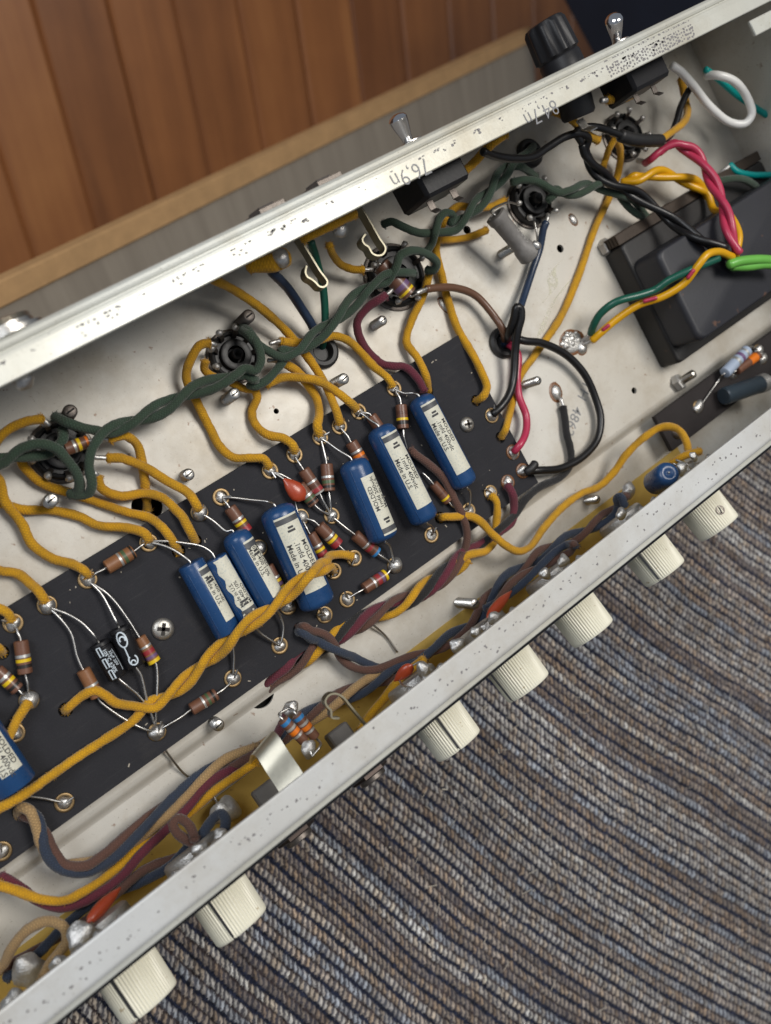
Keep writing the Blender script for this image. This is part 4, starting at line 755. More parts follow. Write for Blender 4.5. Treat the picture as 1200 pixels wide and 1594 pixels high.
yw('yellow wire arching left of the middle socket down to the eyelet by the orange capacitor', (326, 534, 8), (312, 537, 8), (298, 557, 6), (290, 587, 3), (307, 627, 0), (327, 667, -2), (343, 696, -1), (363, 712, 1), (390, 713, 3), (410, 714, 4), (419, 727, 2.4), t0=(337, 538, 7))
yw('yellow wire curling out of the middle socket bottom under the green pair', (320, 562, 6), (318, 575, 4), (330, 585, 3), (352, 592, 2), (380, 605, 2), (398, 607, 1), r=1.4)
yw('yellow wire wriggling from the middle socket to the second eyelet of the slanted resistors', (396, 604, 1), (400, 620, 0), (392, 640, -2), (397, 660, -1), (417, 677, 1), (441, 682, 3), (455, 692, 3.8), (459, 703, 2.2))
yw('yellow wire curving down to the eyelet of the upright green banded resistor', (432, 562, 4), (444, 567, 4), (462, 578, 2), (480, 600, 0), (493, 621, -1), (497, 643, 1), (494, 664, 3.5), (497, 677, 2.2), t0=(417, 561, 5))
yw('long yellow wire running from under the back lip past the grommet to the board', (322, 428, 22), (337, 437, 20), (367, 453, 14), (410, 483, 8), (443, 513, 4), (467, 540, 3), (487, 567, 2), (507, 600, 1), (517, 623, 2), (525, 644, 3.8), (529, 659, 2.2))
yw('yellow wire crossing over two others to the eyelet above a blue capacitor', (414, 599, 2), (440, 588, 3), (467, 588, 4), (495, 593, 4.6), (520, 607, 3), (543, 625, 4), (555, 636, 2))
yw('yellow wire from behind the green pair to the eyelet next to the maroon wire', (436, 531, 5), (457, 534, 3), (490, 531, 1), (517, 523, 1), (540, 529, 1), (560, 546, 0), (580, 569, 0), (603, 588, 2.6), (612, 601, 2), t0=(420, 535, 6))
yw('yellow wire from the large socket into a board hole behind the upper blue capacitor', (670, 418, 6), (667, 430, 5), (659, 460, 2), (641, 498, 0), (633, 533, -1), (649, 556, 1), (661, 580, 2.6), (667, 608, -2))
yw('long yellow wire winding past the maroon wire to the upper right board corner', (693, 340, 5), (682, 365, 2), (679, 390, -1), (687, 427, -1), (700, 477, -2), (713, 513, -1), (738, 556, 2.0), (751, 583, 2.6), (758, 603, 2.8), (752, 617, 2.2), (741, 624, -2))
yw('yellow wire crossing left from the last socket to join the long one', (682, 373, 0), (706, 373, -1), (730, 369, -1), (758, 358, 0), r=1.4)
yw('yellow wire arching from the last socket over to the green pair', (687, 352, 3), (697, 335, 4), (712, 322, 5), (734, 323, 5), (762, 322, 4), (785, 312, 3), r=1.4)
yw('long yellow wire slanting across the bare right floor to the board corner', (958, 212, 10), (966, 238, 4), (962, 270, 0), (947, 310, -2), (927, 353, -2), (900, 430, -2.5), (873, 493, -2.5), (833, 552, -2.5), (808, 588, -2.5), (794, 640, -1), (787, 668, 1.5), (780, 681, -2))
yw('second yellow wire hanging from the dark socket beside the long one', (960, 212, 10), (950, 228, 7), (942, 250, 2), (938, 262, 1), r=1.4)
yw('loose yellow wire from a board hole sweeping right to the front wall', (685, 806, -1), (690, 805, 2.2), (712, 804, 2.6), (733, 804, 2.6), (748, 812, 4), (766, 831, 6), (787, 849, 7), (806, 858, 7), (824, 852, 6), (847, 821, 2), (876, 789, 0), (905, 768, -1), (933, 757, -1), (957, 733, 1), (973, 710, 4), (1000, 683, 9), (1030, 665, 14), (1053, 667, 19), (1067, 684, 23), (1073, 708, 26))
yw('short yellow wire from the flat eyelet down to the front harness', (764, 771, 2), (772, 779, 2.6), (774, 795, 2), (772, 817, 0), (771, 838, 0), (757, 857, 1), (727, 865, 2), (700, 888, 1))
yw('orange yellow wire at the toggle switch terminal', (788, 208, 42), (768, 222, 40), (750, 240, 34), (735, 256, 30), (718, 270, 28), group='wires near the back wall')
yw('yellow wire sleeve tucked under the lip above the navy wire', (388, 411, 26), (405, 410, 27), (428, 408, 28), (443, 400, 27), r=3.2, group='wires near the back wall')
yw('ragged yellow wire along the lip edge above the right spring clip', (470, 372, 34), (500, 358, 36), (530, 343, 37), (552, 332, 37), r=1.7, group='wires near the back wall')
yw('small yellow wire curving from the lip into the large socket', (512, 381, 14), (518, 396, 10), (530, 411, 6), (548, 419, 5), (566, 420, 6), r=1.4, t1=(580, 420, 6))
yw('yellow wire hooking back to the fuse holder terminal, tinned end', (945, 155, 38), (960, 154, 38), (978, 150, 37), (990, 141, 37), (990, 129, 36), (976, 121, 34), group='wires near the back wall')
yw('blurred yellow wire dropping from the fuse holder to the black sleeve', (864, 174, 30), (885, 183, 28), (900, 196, 26), (918, 212, 24), (932, 219, 24), group='wires near the back wall')
yw('blurred yellow wire leaving the black sleeve upward', (1025, 219, 20), (1045, 206, 20), (1064, 190, 18), (1070, 172, 14), (1066, 150, 12), (1060, 122, 12), group='wires near the back wall')
wire('tinned_end', 'bright tinned wire end poking from the yellow hook at the fuse holder', [(936, 157, 38), (946, 155, 38)], 1.2, SOLDER, cat='wire end')
twist('twisted_wire_pair', 'thick twisted yellow pair lying across the board and the fattest blue capacitor', [(238, 1096, 3.2), (280, 1068, 3), (322, 1028, 3.4), (352, 1003, 7), (398, 964, 11), (428, 940, 10), (452, 920, 11), (480, 897, 14.5), (503, 882, 11)],
  [(YEL, 1.55, [(102, 1106, -1), (108, 1100, 2), (128, 1083, 2.6), (148, 1075, 4.2), (163, 1082, 4), (180, 1094, 3.4), (208, 1099, 3.2)], [(508, 874, 9), (512, 866, 6), (530, 863, 4), (548, 866, 2.4)]), (YEL, 1.55, [(-10, 1262, 9), (25, 1244, 9.5), (60, 1221, 7), (120, 1179, 3), (170, 1147, 2.2), (208, 1121, 2.2)], [(514, 882, 7), (518, 888, 1.5)])], 1.5, 30, .4, group=None)
# ------------------------------------------------------------------ green filament pairs
g3 = lambda *p: [tuple(q) for q in p]
twist('twisted_wire_pair', 'dark green twisted pair between the left and the middle socket', [(205, 655, 9), (250, 636, 8), (300, 608, 8), (350, 592, 9), (383, 580, 10)],
  [(GRN, 1.55, [(85, 648, 7), (100, 656, 10), (123, 664, 11), (150, 670, 10), (175, 674, 9)], [(398, 577, 12), (406, 560, 13), (400, 535, 12), (386, 515, 8), (379, 510, 5)]), (GRN, 1.55, [(110, 769, 5), (124, 771, 6), (138, 768, 8), (143, 752, 11), (139, 730, 12), (140, 708, 13), (149, 689, 13), (160, 674, 12), (175, 663, 11)], [(392, 590, 9), (398, 592, 6)])], 1.7, 36, 1.0, group='dark green twisted pairs')
wire('cotton_wire', 'dark green wire looping down over the left socket from the left frame', [(-12, 729, 9), (8, 719, 11), (30, 700, 13), (58, 691, 14), (85, 697, 14), (105, 717, 13), (119, 737, 11), (124, 757, 8), (120, 768, 6), (108, 769, 4)], 1.55, GRN, group='dark green twisted pairs')
wire('cotton_wire', 'dark green wire from the left frame ending at the left socket', [(-12, 713, 10), (10, 712, 10), (40, 711, 9.5), (76, 706, 8), (90, 695, 8), (98, 683, 8), (97, 668, 6)], 1.55, GRN, group='dark green twisted pairs')
twist('twisted_wire_pair', 'dark green twisted pair from the middle socket up to the large socket', [(440, 550, 9), (462, 545, 9), (490, 525, 9), (527, 494, 10), (560, 460, 11), (590, 440, 13), (612, 429, 14)],
  [(GRN, 1.5, [(377, 514, 6), (388, 522, 10), (398, 533, 11), (412, 543, 10)], [(628, 424, 14), (644, 426, 11)]), (GRN, 1.5, [(387, 597, 5), (396, 601, 5), (413, 593, 6), (432, 574, 7), (442, 558, 8)], [(617, 415, 16), (622, 399, 17), (642, 390, 17), (666, 396, 15), (680, 410, 12), (674, 421, 9), (664, 420, 7)])], 1.65, 36, .2, group='dark green twisted pairs')
twist('twisted_wire_pair', 'grey green twisted pair climbing to the grommet below the toggle switch', [(706, 352, 12), (728, 332, 13), (757, 303, 13), (776, 278, 13), (792, 260, 12)],
  [(GRN, 1.5, [(596, 350, 6), (608, 345, 8), (625, 352, 9), (650, 362, 10), (678, 362, 11)], [(806, 248, 12), (822, 236, 9), (830, 228, 3), (826, 240, -8)]), (GRN, 1.5, [(664, 392, 7), (672, 380, 9), (678, 360, 13), (684, 340, 14), (694, 331, 14), (706, 336, 13)], [(806, 258, 12), (822, 266, 9), (834, 276, 6)])], 1.6, 32, .0, group='dark green twisted pairs')
twist('twisted_wire_pair', 'grey green twisted pair going right from the last socket into the blur', [(868, 296, 12), (893, 298, 12), (922, 288, 12), (950, 294, 10), (977, 314, 8), (1000, 332, 6)],
  [(GRN, 1.5, [(796, 284, 9), (815, 280, 11), (836, 283, 12)], [(1012, 345, 3)]), (GRN, 1.5, [(852, 312, 9), (862, 304, 11)], [(1008, 338, 3)])], 1.6, 34, .5, group='dark green twisted pairs')
wire('cotton_wire', 'blurred green wire curving behind the transformer top', [(1050, 330, 2), (1080, 305, 4), (1115, 284, 10), (1150, 278, 14), (1178, 292, 12), (1200, 330, 6)], 1.6, GRN, group='dark green twisted pairs')
# ------------------------------------------------------------------ vinyl and other wires
GV = 'plastic covered wires in the chassis'
def vw(lab, m, r, *pts, **k): return wire('insulated_wire', lab, pts, r, m, group=GV, **k)
vw('shiny black wire from the toggle switch sagging to the black pair', VBLK, 1.5, (752, 236, 38), (772, 243, 34), (800, 247, 30), (830, 244, 27), (855, 228, 26), (880, 213, 26), (902, 208, 26), (916, 216, 24), (912, 232, 21), (920, 252, 18))
vw('black wire running into the blurred black sleeve', VBLK, 1.4, (905, 222, 24), (897, 205, 26), (912, 198, 28), (930, 198, 28), (952, 205, 27), (975, 214, 26))
wire('tinned_end', 'grey tinned tip of the raspberry pair at the dark socket', [(992, 250, 3), (1006, 253, 6)], 1.2, SOLDULL, cat='wire end')
wire('sleeve', 'black tubular sleeve where black and yellow wires meet, out of focus', [(966, 211, 26), (985, 217, 25), (1008, 219, 23), (1028, 219, 20)], 2.5, RUB, cat='sleeve')
vw('black wire rising from the sleeve to the fuse holder', VBLK, 1.4, (1020, 222, 19), (1042, 212, 18), (1052, 192, 18), (1060, 165, 18), (1072, 140, 18))
twist('twisted_wire_pair', 'glossy black twisted pair crossing down to the transformer', [(912, 236, 20), (925, 262, 16), (952, 284, 14), (990, 303, 13), (1040, 340, 16), (1085, 368, 24), (1130, 392, 29)], [(VBLK, 1.5, [(906, 226, 22)], []), (VBLK, 1.5, [(914, 224, 22)], [])], 1.5, 40, 0)
twist('twisted_wire_pair', 'raspberry red twisted pair hanging into the transformer', [(1052, 222, 16), (1080, 238, 18), (1105, 275, 22), (1125, 320, 27), (1136, 358, 30), (1150, 394, 30)], [(VRED, 1.55, [(1004, 254, 6), (1014, 247, 11), (1032, 232, 14)], []), (VRED, 1.55, [(1026, 238, 13)], [])], 1.5, 36, .6)
twist('twisted_wire_pair', 'yellow plastic twisted pair from the dark socket toward the transformer', [(990, 277, 8), (1020, 270, 9), (1055, 276, 10), (1085, 288, 10), (1103, 305, 9)], [(VYEL, 1.6, [(968, 283, 4)], [(1110, 325, 12), (1135, 335, 24), (1150, 365, 28), (1145, 398, 28)]), (VYEL, 1.6, [(975, 281, 4)], [(1098, 316, 5), (1080, 318, 3)])], 1.5, 36, .2)
vw('white wire looping on the end wall side', VWHT, 1.75, (1046, 102, 24), (1060, 112, 24), (1078, 132, 22), (1105, 166, 19), (1138, 191, 18), (1160, 192, 20), (1170, 178, 22), (1162, 150, 24), (1142, 126, 26), (1115, 117, 24), (1098, 118, 20))
vw('teal wire slanting away behind the white loop', VTEAL, 1.4, (1098, 108, 22), (1112, 118, 21), (1150, 150, 18), (1210, 190, 14))
vw('teal wire leaving a soldered end by the transformer', VTEAL, 1.4, (1136, 256, 6), (1146, 266, 7), (1168, 272, 8), (1210, 272, 10))
wire('tinned_end', 'pale tinned end of the teal wire by the transformer', [(1120, 272, 3), (1137, 257, 6)], 1.3, SOLDULL, cat='wire end')
vw('dark green and yellow striped wire soldered to the floor', VGRN, 1.6, (920, 519, 1), (924, 506, 5), (934, 489, 9), (957, 471, 14), (998, 459, 18), (1020, 451, 20), (1042, 436, 24), (1078, 419, 29), (1118, 402, 31), t0=(905, 531, -3))
vw('yellow wire with a red tracer soldered to the floor', VYEL, 1.6, (922, 530, 1), (935, 518, 4), (960, 497, 8), (993, 475, 14), (1033, 461, 20), (1066, 440, 26), (1086, 414, 31), (1100, 397, 33), (1118, 392, 32), (1140, 400, 29), t0=(906, 537, -3))
for k, (c, pts) in enumerate(((VRED, ((938, 514, 5.6), (948, 506, 7.8))), (VRED, ((1002, 469, 17.2), (1022, 463.5, 20.2))), (VRED, ((1070, 433, 28.6), (1080, 420, 31))))): o = wire('tracer_stripe', None, pts, .8, c, parent=bpy.data.objects[[q.name for q in bpy.data.objects if q.get('label') == 'yellow wire with a red tracer soldered to the floor'][0]])
vw('lime green wire entering the transformer from the right frame', VLIME, 2.0, (1135, 412, 29), (1150, 407, 30), (1180, 404, 31), (1212, 406, 31))
vw('second lime green wire just below the first', VLIME, 1.8, (1140, 415, 28), (1165, 415, 29), (1190, 412, 30), (1214, 414, 30))
vw('brown wire arching from the large socket to the grommet', VBRN, 1.5, (664, 450, 7), (680, 448, 6), (707, 448, 4), (740, 460, 2), (766, 488, 2), (782, 512, 3), (786, 528, -1), (785, 534, -8), t0=(648, 456, 8))
vw('dark blue wire from the last socket to the grommet', VNAV, 1.5, (850, 346, 6), (846, 356, 5), (840, 387, 2), (829, 420, 1), (816, 460, 2), (806, 490, 4), (796, 520, 2), (787, 532, -2), (783, 540, -8), t0=(852, 334, 5))
vw('black wire making a hairpin above the grommet and dropping to the spiky solder', VBLK, 1.6, (786, 535, -6), (792, 520, 4), (800, 495, 9), (804, 478, 11), (810, 480, 11), (811, 495, 10), (806, 515, 8), (802, 545, 5), (799, 590, 3), (792, 615, 3), (778, 635, 3), (767, 645, 2))
vw('thick black wire swinging in a wide loop over the stamped number', VBLK, 1.6, (806, 528, 5), (818, 531, 5), (843, 534, 4), (882, 553, 2), (910, 583, 1), (927, 620, 0), (935, 652, 0), (930, 683, 0), (907, 711, 1), (873, 729, 2), (840, 732, 3.5), (822, 733, 3))
vw('red wire from the grommet down to the fluxed eyelet', VRED, 1.5, (790, 536, -4), (798, 540, 0), (806, 552, 0), (805, 587, 0), (808, 617, 1), (819, 648, 1), (818, 674, 2.5), (808, 694, 4), (800, 703, 2))
vw('small black cut wire stub at the corner eyelet', RUB, 1.7, (833, 721, 4), (827, 729, 4), (819, 735, 3))
vw('navy plastic wire curving from the yellow sleeve into the grommet', VNAV, 1.65, (418, 416, 24), (425, 425, 22), (448, 449, 14), (470, 481, 7), (486, 507, 4), (492, 522, 2), (494, 540, -8))
vw('dark green wire passing behind the left spring clip into the grommet', VGRN, 1.4, (484, 376, 22), (494, 410, 14), (503, 450, 8), (506, 490, 4), (505, 520, 2), (500, 545, -8))
wire('tinned_end', 'tinned end between the yellow sleeve and the navy wire', [(413, 411, 25), (420, 418, 24)], 2.0, SOLDULL, cat='wire end')
yw('black cotton wire from the oval floor solder down to the front harness', (876, 633, -2), (879, 650, -2), (882, 675, -1.5), (888, 700, -1.5), (888, 722, -1.5), (872, 743, -1), (842, 757, 0), (818, 777, 1), (803, 800, 1), (785, 817, 2), (763, 836, 1), (740, 857, -1), m=BLKC, group='cotton wires of the front harness', t0=(872, 620, -2.4))
yw('maroon cotton wire dropping from the large socket onto the board', (600, 460, 9), (592, 465, 9), (573, 478, 6), (556, 502, 3), (563, 532, 0), (590, 564, -1), (612, 570, 1), (630, 571, 2), (648, 587, 2.6), (661, 609, 2.4), m=MAR, group=None, t0=(611, 451, 9))
yw('brown cotton wire lying on the board between two blue capacitors', (638, 700, 2), (646, 707, 3), (665, 721, 3), (690, 744, 3.2), (707, 777, 3), (721, 806, 2.6), (727, 832, 1), (723, 858, -1), (712, 880, -1), m=BRN, group=None)
GH = 'cotton wires of the front harness'
twist('cotton_wire', '', [(722, 868, 0), (700, 889, 0), (660, 917, -1), (610, 946, -1.5), (560, 968, -2), (500, 1003, -2), (445, 1042, -3)],
  [(YEL, 1.5, [], [(420, 1062, -5), (404, 1080, -12)]), (BLKC, 1.5, [], [(420, 1066, -6), (400, 1080, -12)]), (MAR, 1.6, [(789, 755, 2.2), (797, 767, 3), (800, 788, 1), (797, 812, 1), (778, 828, 1), (750, 845, 0)], [(415, 1064, -5), (400, 1076, -12)]), (BRN, 1.5, [], [(425, 1066, -5), (406, 1085, -12)])], 2.3, 34, 2.2, group=GH,
  separate=['yellow strand of the harness diving into the floor hole under the board edge', 'black strand of the harness diving into the floor hole under the board edge', 'maroon wire from the amber solder blob winding along the lower board edge', 'brown strand of the harness diving into the floor hole under the board edge'])
twist('cotton_wire', '', [(498, 991, 2), (520, 1008, 2), (545, 1028, 0), (580, 1040, 2), (620, 1036, 4), (655, 1020, 6), (705, 992, 6), (742, 965, 5), (765, 924, 5), (800, 894, 6), (842, 863, 7), (888, 838, 8), (925, 817, 10), (955, 797, 13)],
  [(BRN, 1.5, [(466, 977, 0), (474, 975, 4), (486, 982, 3)], [(968, 783, 18), (975, 770, 22)]), (NAV, 1.6, [(464, 984, -1), (470, 985, 4), (485, 995, 3)], [(962, 785, 17), (960, 776, 20), (966, 772, 22), (972, 788, 22)])], 1.65, 34, 2.6, group=GH, separate=['brown wire twisted along the front wall from the board hole to the upper pots', 'navy wire twisted along the front wall from the board hole to the upper pots'])
twist('cotton_wire', '', [(758, 950, 12), (785, 925, 13), (812, 902, 14), (840, 882, 15), (866, 864, 17), (886, 853, 20)], [(BRN, 1.45, [], [(893, 846, 26)]), (NAV, 1.45, [], [(896, 850, 26)])], 1.5, 44, .9, group=GH, separate=['short brown wire twisted close under the front lip at the second knob', 'short navy wire twisted close under the front lip at the second knob'])
twist('cotton_wire', '', [(612, 1048, 4), (580, 1062, 3), (540, 1082, 2), (500, 1104, 2), (460, 1128, 3), (425, 1153, 4)], [(NAV, 1.5, [(660, 1022, 4)], [(405, 1166, 4)]), (BRN, 1.5, [(664, 1030, 4)], [(410, 1170, 4)]), (BEI, 1.6, [(690, 1000, 2), (650, 1030, 1)], [(400, 1164, 3)])], 2.0, 44, .5, group=GH,
  separate=['navy wire behind the front spring clip, running to the flat strap', 'brown wire behind the front spring clip, running to the flat strap', 'beige wire behind the front spring clip, running to the flat strap'])
twist('cotton_wire', '', [(400, 1172, 4), (350, 1190, 3), (317, 1213, 3), (283, 1240, 3), (250, 1267, 3), (205, 1304, 3), (165, 1333, 4), (128, 1350, 5)], [(BRN, 1.55, [], [(100, 1345, 6), (82, 1320, 5), (70, 1295, 4), (50, 1276, 3), (34, 1268, 0)]), (NAV, 1.6, [], [(98, 1354, 6), (74, 1332, 6), (66, 1300, 5), (60, 1275, 4), (46, 1262, 3), (33, 1264, -2)]), (BEI, 1.6, [], [(90, 1344, 3), (66, 1318, 4), (56, 1285, 5), (46, 1262, 5), (34, 1257, 4), (28, 1266, -1)])], 2.0, 62, 1.2, group=GH,
  separate=['brown wire looping from the flat strap into the board hole at lower left', 'navy wire looping from the flat strap into the board hole at lower left', 'beige wire looping from the flat strap into the board hole at lower left'])
twist('cotton_wire', '', [(398, 1186, 6), (333, 1222, 6), (293, 1263, 5), (255, 1295, 4), (217, 1326, 4), (187, 1357, 4), (143, 1388, 5), (100, 1406, 6), (60, 1400, 6), (27, 1383, 5), (-8, 1368, 5)], [(YEL, 1.5, [], []), (MAR, 1.5, [], [])], 1.55, 75, 1.2, group=GH, separate=['yellow wire leaving the flat strap for the left frame, wound with maroon', 'maroon wire leaving the flat strap for the left frame, wound with yellow'])
twist('cotton_wire', '', [(297, 1324, 11), (270, 1342, 8), (233, 1358, 5), (200, 1378, 4), (160, 1404, 3), (127, 1428, 2), (93, 1452, 2), (60, 1478, 3), (30, 1501, 4), (-8, 1522, 4)], [(NAV, 1.5, [], []), (BRN, 1.5, [], [])], 1.55, 44, .3, group=GH, separate=['navy wire along the brass below the orange drop, to the left frame', 'brown wire along the brass below the orange drop, to the left frame'])
yw('beige wire making an arch at the lower left corner', (-4, 1512, 6), (6, 1500, 8), (20, 1473, 12), (43, 1447, 15), (73, 1434, 18), (98, 1442, 21), (104, 1464, 22), (89, 1486, 23), (76, 1503, 24), (67, 1522, 24), m=BEI, group=GH)
yw('fuzzy brown wire loop at the low front pots', (303, 1313, 22), (290, 1307, 22), (275, 1296, 20), (269, 1283, 19), (277, 1274, 19), (291, 1281, 21), (300, 1296, 23), (303, 1308, 25), m=BRN, group=GH)
yw('navy wire hook beside the brown loop at the low front pots', (308, 1308, 22), (319, 1292, 22), (333, 1273, 20), (345, 1266, 22), (351, 1277, 24), (349, 1296, 26), m=NAV, group=GH)
yw('yellow wire behind the red orange drop at the front wall', (660, 1026, 22), (640, 1042, 18), (620, 1060, 14), (600, 1085, 12), (575, 1115, 10), (560, 1140, 12), group=GH)
yw('maroon wire rising from the harness to the pair of blue banded resistors', (395, 1180, 4), (420, 1160, 6), (436, 1135, 10), (446, 1112, 16), (452, 1100, 20), m=MAR, group=GH)
yw('ragged yellow wire end soldered at the upper front pots', (1046, 722, 26), (1060, 712, 29), (1075, 706, 31), (1090, 702, 32), group=GH)
wire('bare_wire', 'thin bare wire crossing the floor gap from the board edge, right of centre', [(552, 952, -1), (570, 965, -3), (600, 990, -6), (618, 1015, -6)], .45, LEAD, cat='wire', group='thin bare wires'); wire('bare_wire', 'thin bare wire crossing the floor gap from the board edge, left of the strap', [(256, 1166, -1), (270, 1185, -3), (290, 1207, -6), (320, 1222, -6), (345, 1262, -4)], .45, LEAD, cat='wire', group='thin bare wires')
# ------------------------------------------------------------------ spring clips, strap, small resistors and solder on the front wall
def clip(lab, px, py, hook, zt, z0, ext):
    """flat spring strip hanging from the lip and curling back at its end"""
    pts = [P(x, y, z) for x, y, z in hook]; p = spline(pts, .6); wd = np.array([0, 0, 1.0])
    t = thing('spring_clip', lab, 'clip', pts[0], 'flat spring contacts'); obj('strip', strip(p, wd, ext, .6), mat('clip_metal', (.30, .28, .21), .45, .95, .15, .6, rvar=.1), t, False); return t
clip('left flat spring clip with a curled hook under the back lip', 0, 0, [(462, 372, 27), (478, 398, 27), (494, 424, 27), (506, 442, 27), (502, 449, 27), (494, 449, 27), (487, 442, 27), (482, 438, 27), (475, 434, 27), (472, 427, 27), (474, 417, 27)], 0, 0, 2.3)
clip('right flat spring clip with a curled hook under the back lip', 0, 0, [(556, 322, 27), (572, 348, 27), (586, 373, 27), (596, 390, 27), (592, 399, 27), (583, 401, 27), (575, 397, 27), (570, 388, 27), (563, 383, 27), (560, 376, 27), (565, 368, 27)], 0, 0, 2.3)
clip('flat spring clip with a curled hook at the front lip, above the jack', 0, 0, [(576, 1136, 40), (560, 1118, 40), (543, 1098, 40), (531, 1084, 40), (520, 1079, 40), (510, 1081, 40), (504, 1090, 40), (507, 1099, 40), (513, 1105, 40), (514, 1116, 40), (526, 1117, 40)], 0, 0, 1.5)
pa = [P(x, y, z) for x, y, z in ((462, 1232, 40), (448, 1210, 37), (432, 1186, 33), (415, 1160, 29), (408, 1158, 25), (404, 1168, 14), (402, 1176, 0))]
t = thing('cable_strap', 'pale flat metal strap folded over the wire harness at the front lip', 'strap', pa[2]); obj('strap_strip', strip(spline(pa, .7), unit((1, .25, 0)), 4.6, .8), mat('strap_metal', (.66, .63, .52), .36, .9, .12, .4, rvar=.1), t, True)
for lab, a, b_ in (('upper of two short resistors with blue and orange bands near the front clip', (461, 1112), (491, 1148)), ('lower of two short resistors with blue and orange bands near the front clip', (440, 1120), (474, 1154))):
    resistor(lab, a, b_, [(.12, 1.3, B_), (.36, .9, H_), (.52, 1.5, O_), (.68, .8, S_)], [(a[0]-6, a[1]-8, 27), (450, 1102, 26)], [(b_[0]+8, b_[1]+12, 33), (486, 1178, 34)], r=1.75, z=28, group='small resistors at the input jacks', ez=26)
def fsolder(lab, px, py, z, r, m=SOLDER, h=None): q = P(px, py, z); o = obj('solder_lump', blob(q, r, h or r*.7, .26, 22, 9, sx=rng.uniform(.8, 1.2), ang=rng.uniform(0, 3)), m); return setp(o, lab, 'solder', 'solder lumps along the front wall')
for a in (('solder lump joining the two blue banded resistors', 452, 1104, 24, 2.6), ('dull solder lump below the two blue banded resistors', 480, 1166, 32, 2.6, SOLDULL), ('shiny solder lump near the small red orange drop', 660, 1043, 34, 3.0), ('solder lump beside the navy wires at the fourth knob', 712, 1006, 36, 2.6), ('solder lump next along toward the long orange drop', 742, 985, 38, 2.4), ('amber stained solder lump at the third knob', 770, 962, 38, 2.5, SOLDULL),
  ('solder lump at the second knob, left of the brown wire', 848, 893, 38, 2.3), ('copper stained solder lump at the second knob', 876, 873, 38, 2.4, SOLDULL), ('solder lump by the end of the navy hook', 966, 800, 38, 2.3), ('pale solder lump on the brass left of the blue cylinder', 977, 764, 8, 3.4, SOLDULL), ('solder lump right of the blue cylinder', 1061, 730, 34, 2.5), ('small solder ball under the ragged yellow end', 1079, 711, 36, 2.0),
  ('wide grey solder lump on the brass above the low pots', 350, 1262, 2, 5.0, SOLDULL), ('solder ball at the fuzzy brown loop', 313, 1322, 30, 2.7), ('solder lump below the navy hook', 342, 1302, 32, 2.5, SOLDULL), ('wide milky solder lump on the brass at lower left', 46, 1510, 8, 4.6, SOLDULL), ('solder ball under the beige arch', 92, 1500, 28, 2.6), ('big glossy solder lump under the long orange drop', 128, 1462, 30, 4.4), ('dark soldered lump at the lower left corner', 20, 1560, 26, 3.4, SOLDULL)): fsolder(*a)
drop('small red orange dipped capacitor numbered in black at the front wall', P(614, 1060, 26), P(642, 1035, 30), 2.2, .6, [[P(642, 1036, 30), P(655, 1030, 32), P(662, 1040, 34)], [P(620, 1057, 26), P(627, 1067, 29), P(634, 1068, 32)]], group='orange dipped capacitors')
drop('long red orange dipped capacitor pointing at the low front lip', P(187, 1382, 20), P(136, 1436, 29), 2.0, .9, [[P(139, 1433, 28), P(135, 1448, 30), P(131, 1458, 31)], [P(143, 1430, 28), P(140, 1446, 31), P(137, 1456, 32)]], group='orange dipped capacitors')
drop('pointed red orange dipped capacitor above the third knob', P(796, 920, 22), P(758, 962, 32), 2.0, .7, [[P(760, 962, 32), P(752, 972, 34)], [P(764, 958, 31), P(768, 968, 34)]], group='orange dipped capacitors')
g = G(); q = P(620, 1054, 31.5); v, f = text2d('4', .01); g.add(([q+np.array([x*3*.6, x*3*.5, 0])+np.array([-y*3*.5, y*3*.6, 0])+np.array([1, .4, .2]) for x, y in v], f))
a, b_ = P(1041, 736, 38), P(1003, 764, 14); d = unit(b_-a); t = thing('blue_capacitor', 'stubby blue capacitor standing at the front wall below the second knob', 'capacitor', (a+b_)/2)
obj('body', lathe(a, d, [(0.4, .6), (.1, 1.6), (-.2, 2.4), (.1, 3.6), (.9, 4.3), (2.2, 4.7), (14, 4.7), (15, 4.2), (15.3, .5)], 32), BLUE, t); lead([a, P(1048, 722, 32), P(1062, 728, 35)], t); lead([P(1052, 716, 30), P(1068, 722, 33), P(1080, 733, 34)], t)
# ------------------------------------------------------------------ power transformer, second board
def prism(pts2, z0, z1, bev, m, nm, par):
    """rounded block on the outline pts2 (mm)"""
    p = np.array(pts2, float); c = p.mean(0); rings = []
    def rnd(q, r):
        out = []; n = len(q)
        for i in range(n):
            a, b2, d2 = q[i-1], q[i], q[(i+1) % n]; u1 = (a-b2)/np.linalg.norm(a-b2); u2 = (d2-b2)/np.linalg.norm(d2-b2)
            for t_ in np.linspace(0, 1, 5): out.append((1-t_)**2*(b2+u1*r)+2*t_*(1-t_)*b2+t_**2*(b2+u2*r))
        return np.array(out)
    base = rnd(p, bev*1.6); v = []; f = []; hs = [(z0, 1.0, 0), (z1-bev, 1.0, 0)]+[(z1-bev+bev*math.sin(t_), 1, bev*(1-math.cos(t_))) for t_ in np.linspace(.3, math.pi/2, 5)]
    for z, s_, ins in hs:
        for q in base: dd = q-c; L_ = np.linalg.norm(dd); v.append([*(c+dd*(1-ins/L_)), z])
    n = len(base); m_ = len(hs)
    for j in range(m_-1):
        for i in range(n): f.append((j*n+i, j*n+(i+1) % n, (j+1)*n+(i+1) % n, (j+1)*n+i))
    f.append(tuple((m_-1)*n+i for i in range(n))); return obj(nm, (v, f), m, par)
q0 = P(958, 386, 6); q1 = P(1043, 576, 6); x0 = (q0[0]+q1[0])/2+3.5; yt, yb = q0[1], q1[1]; x1 = X1-3
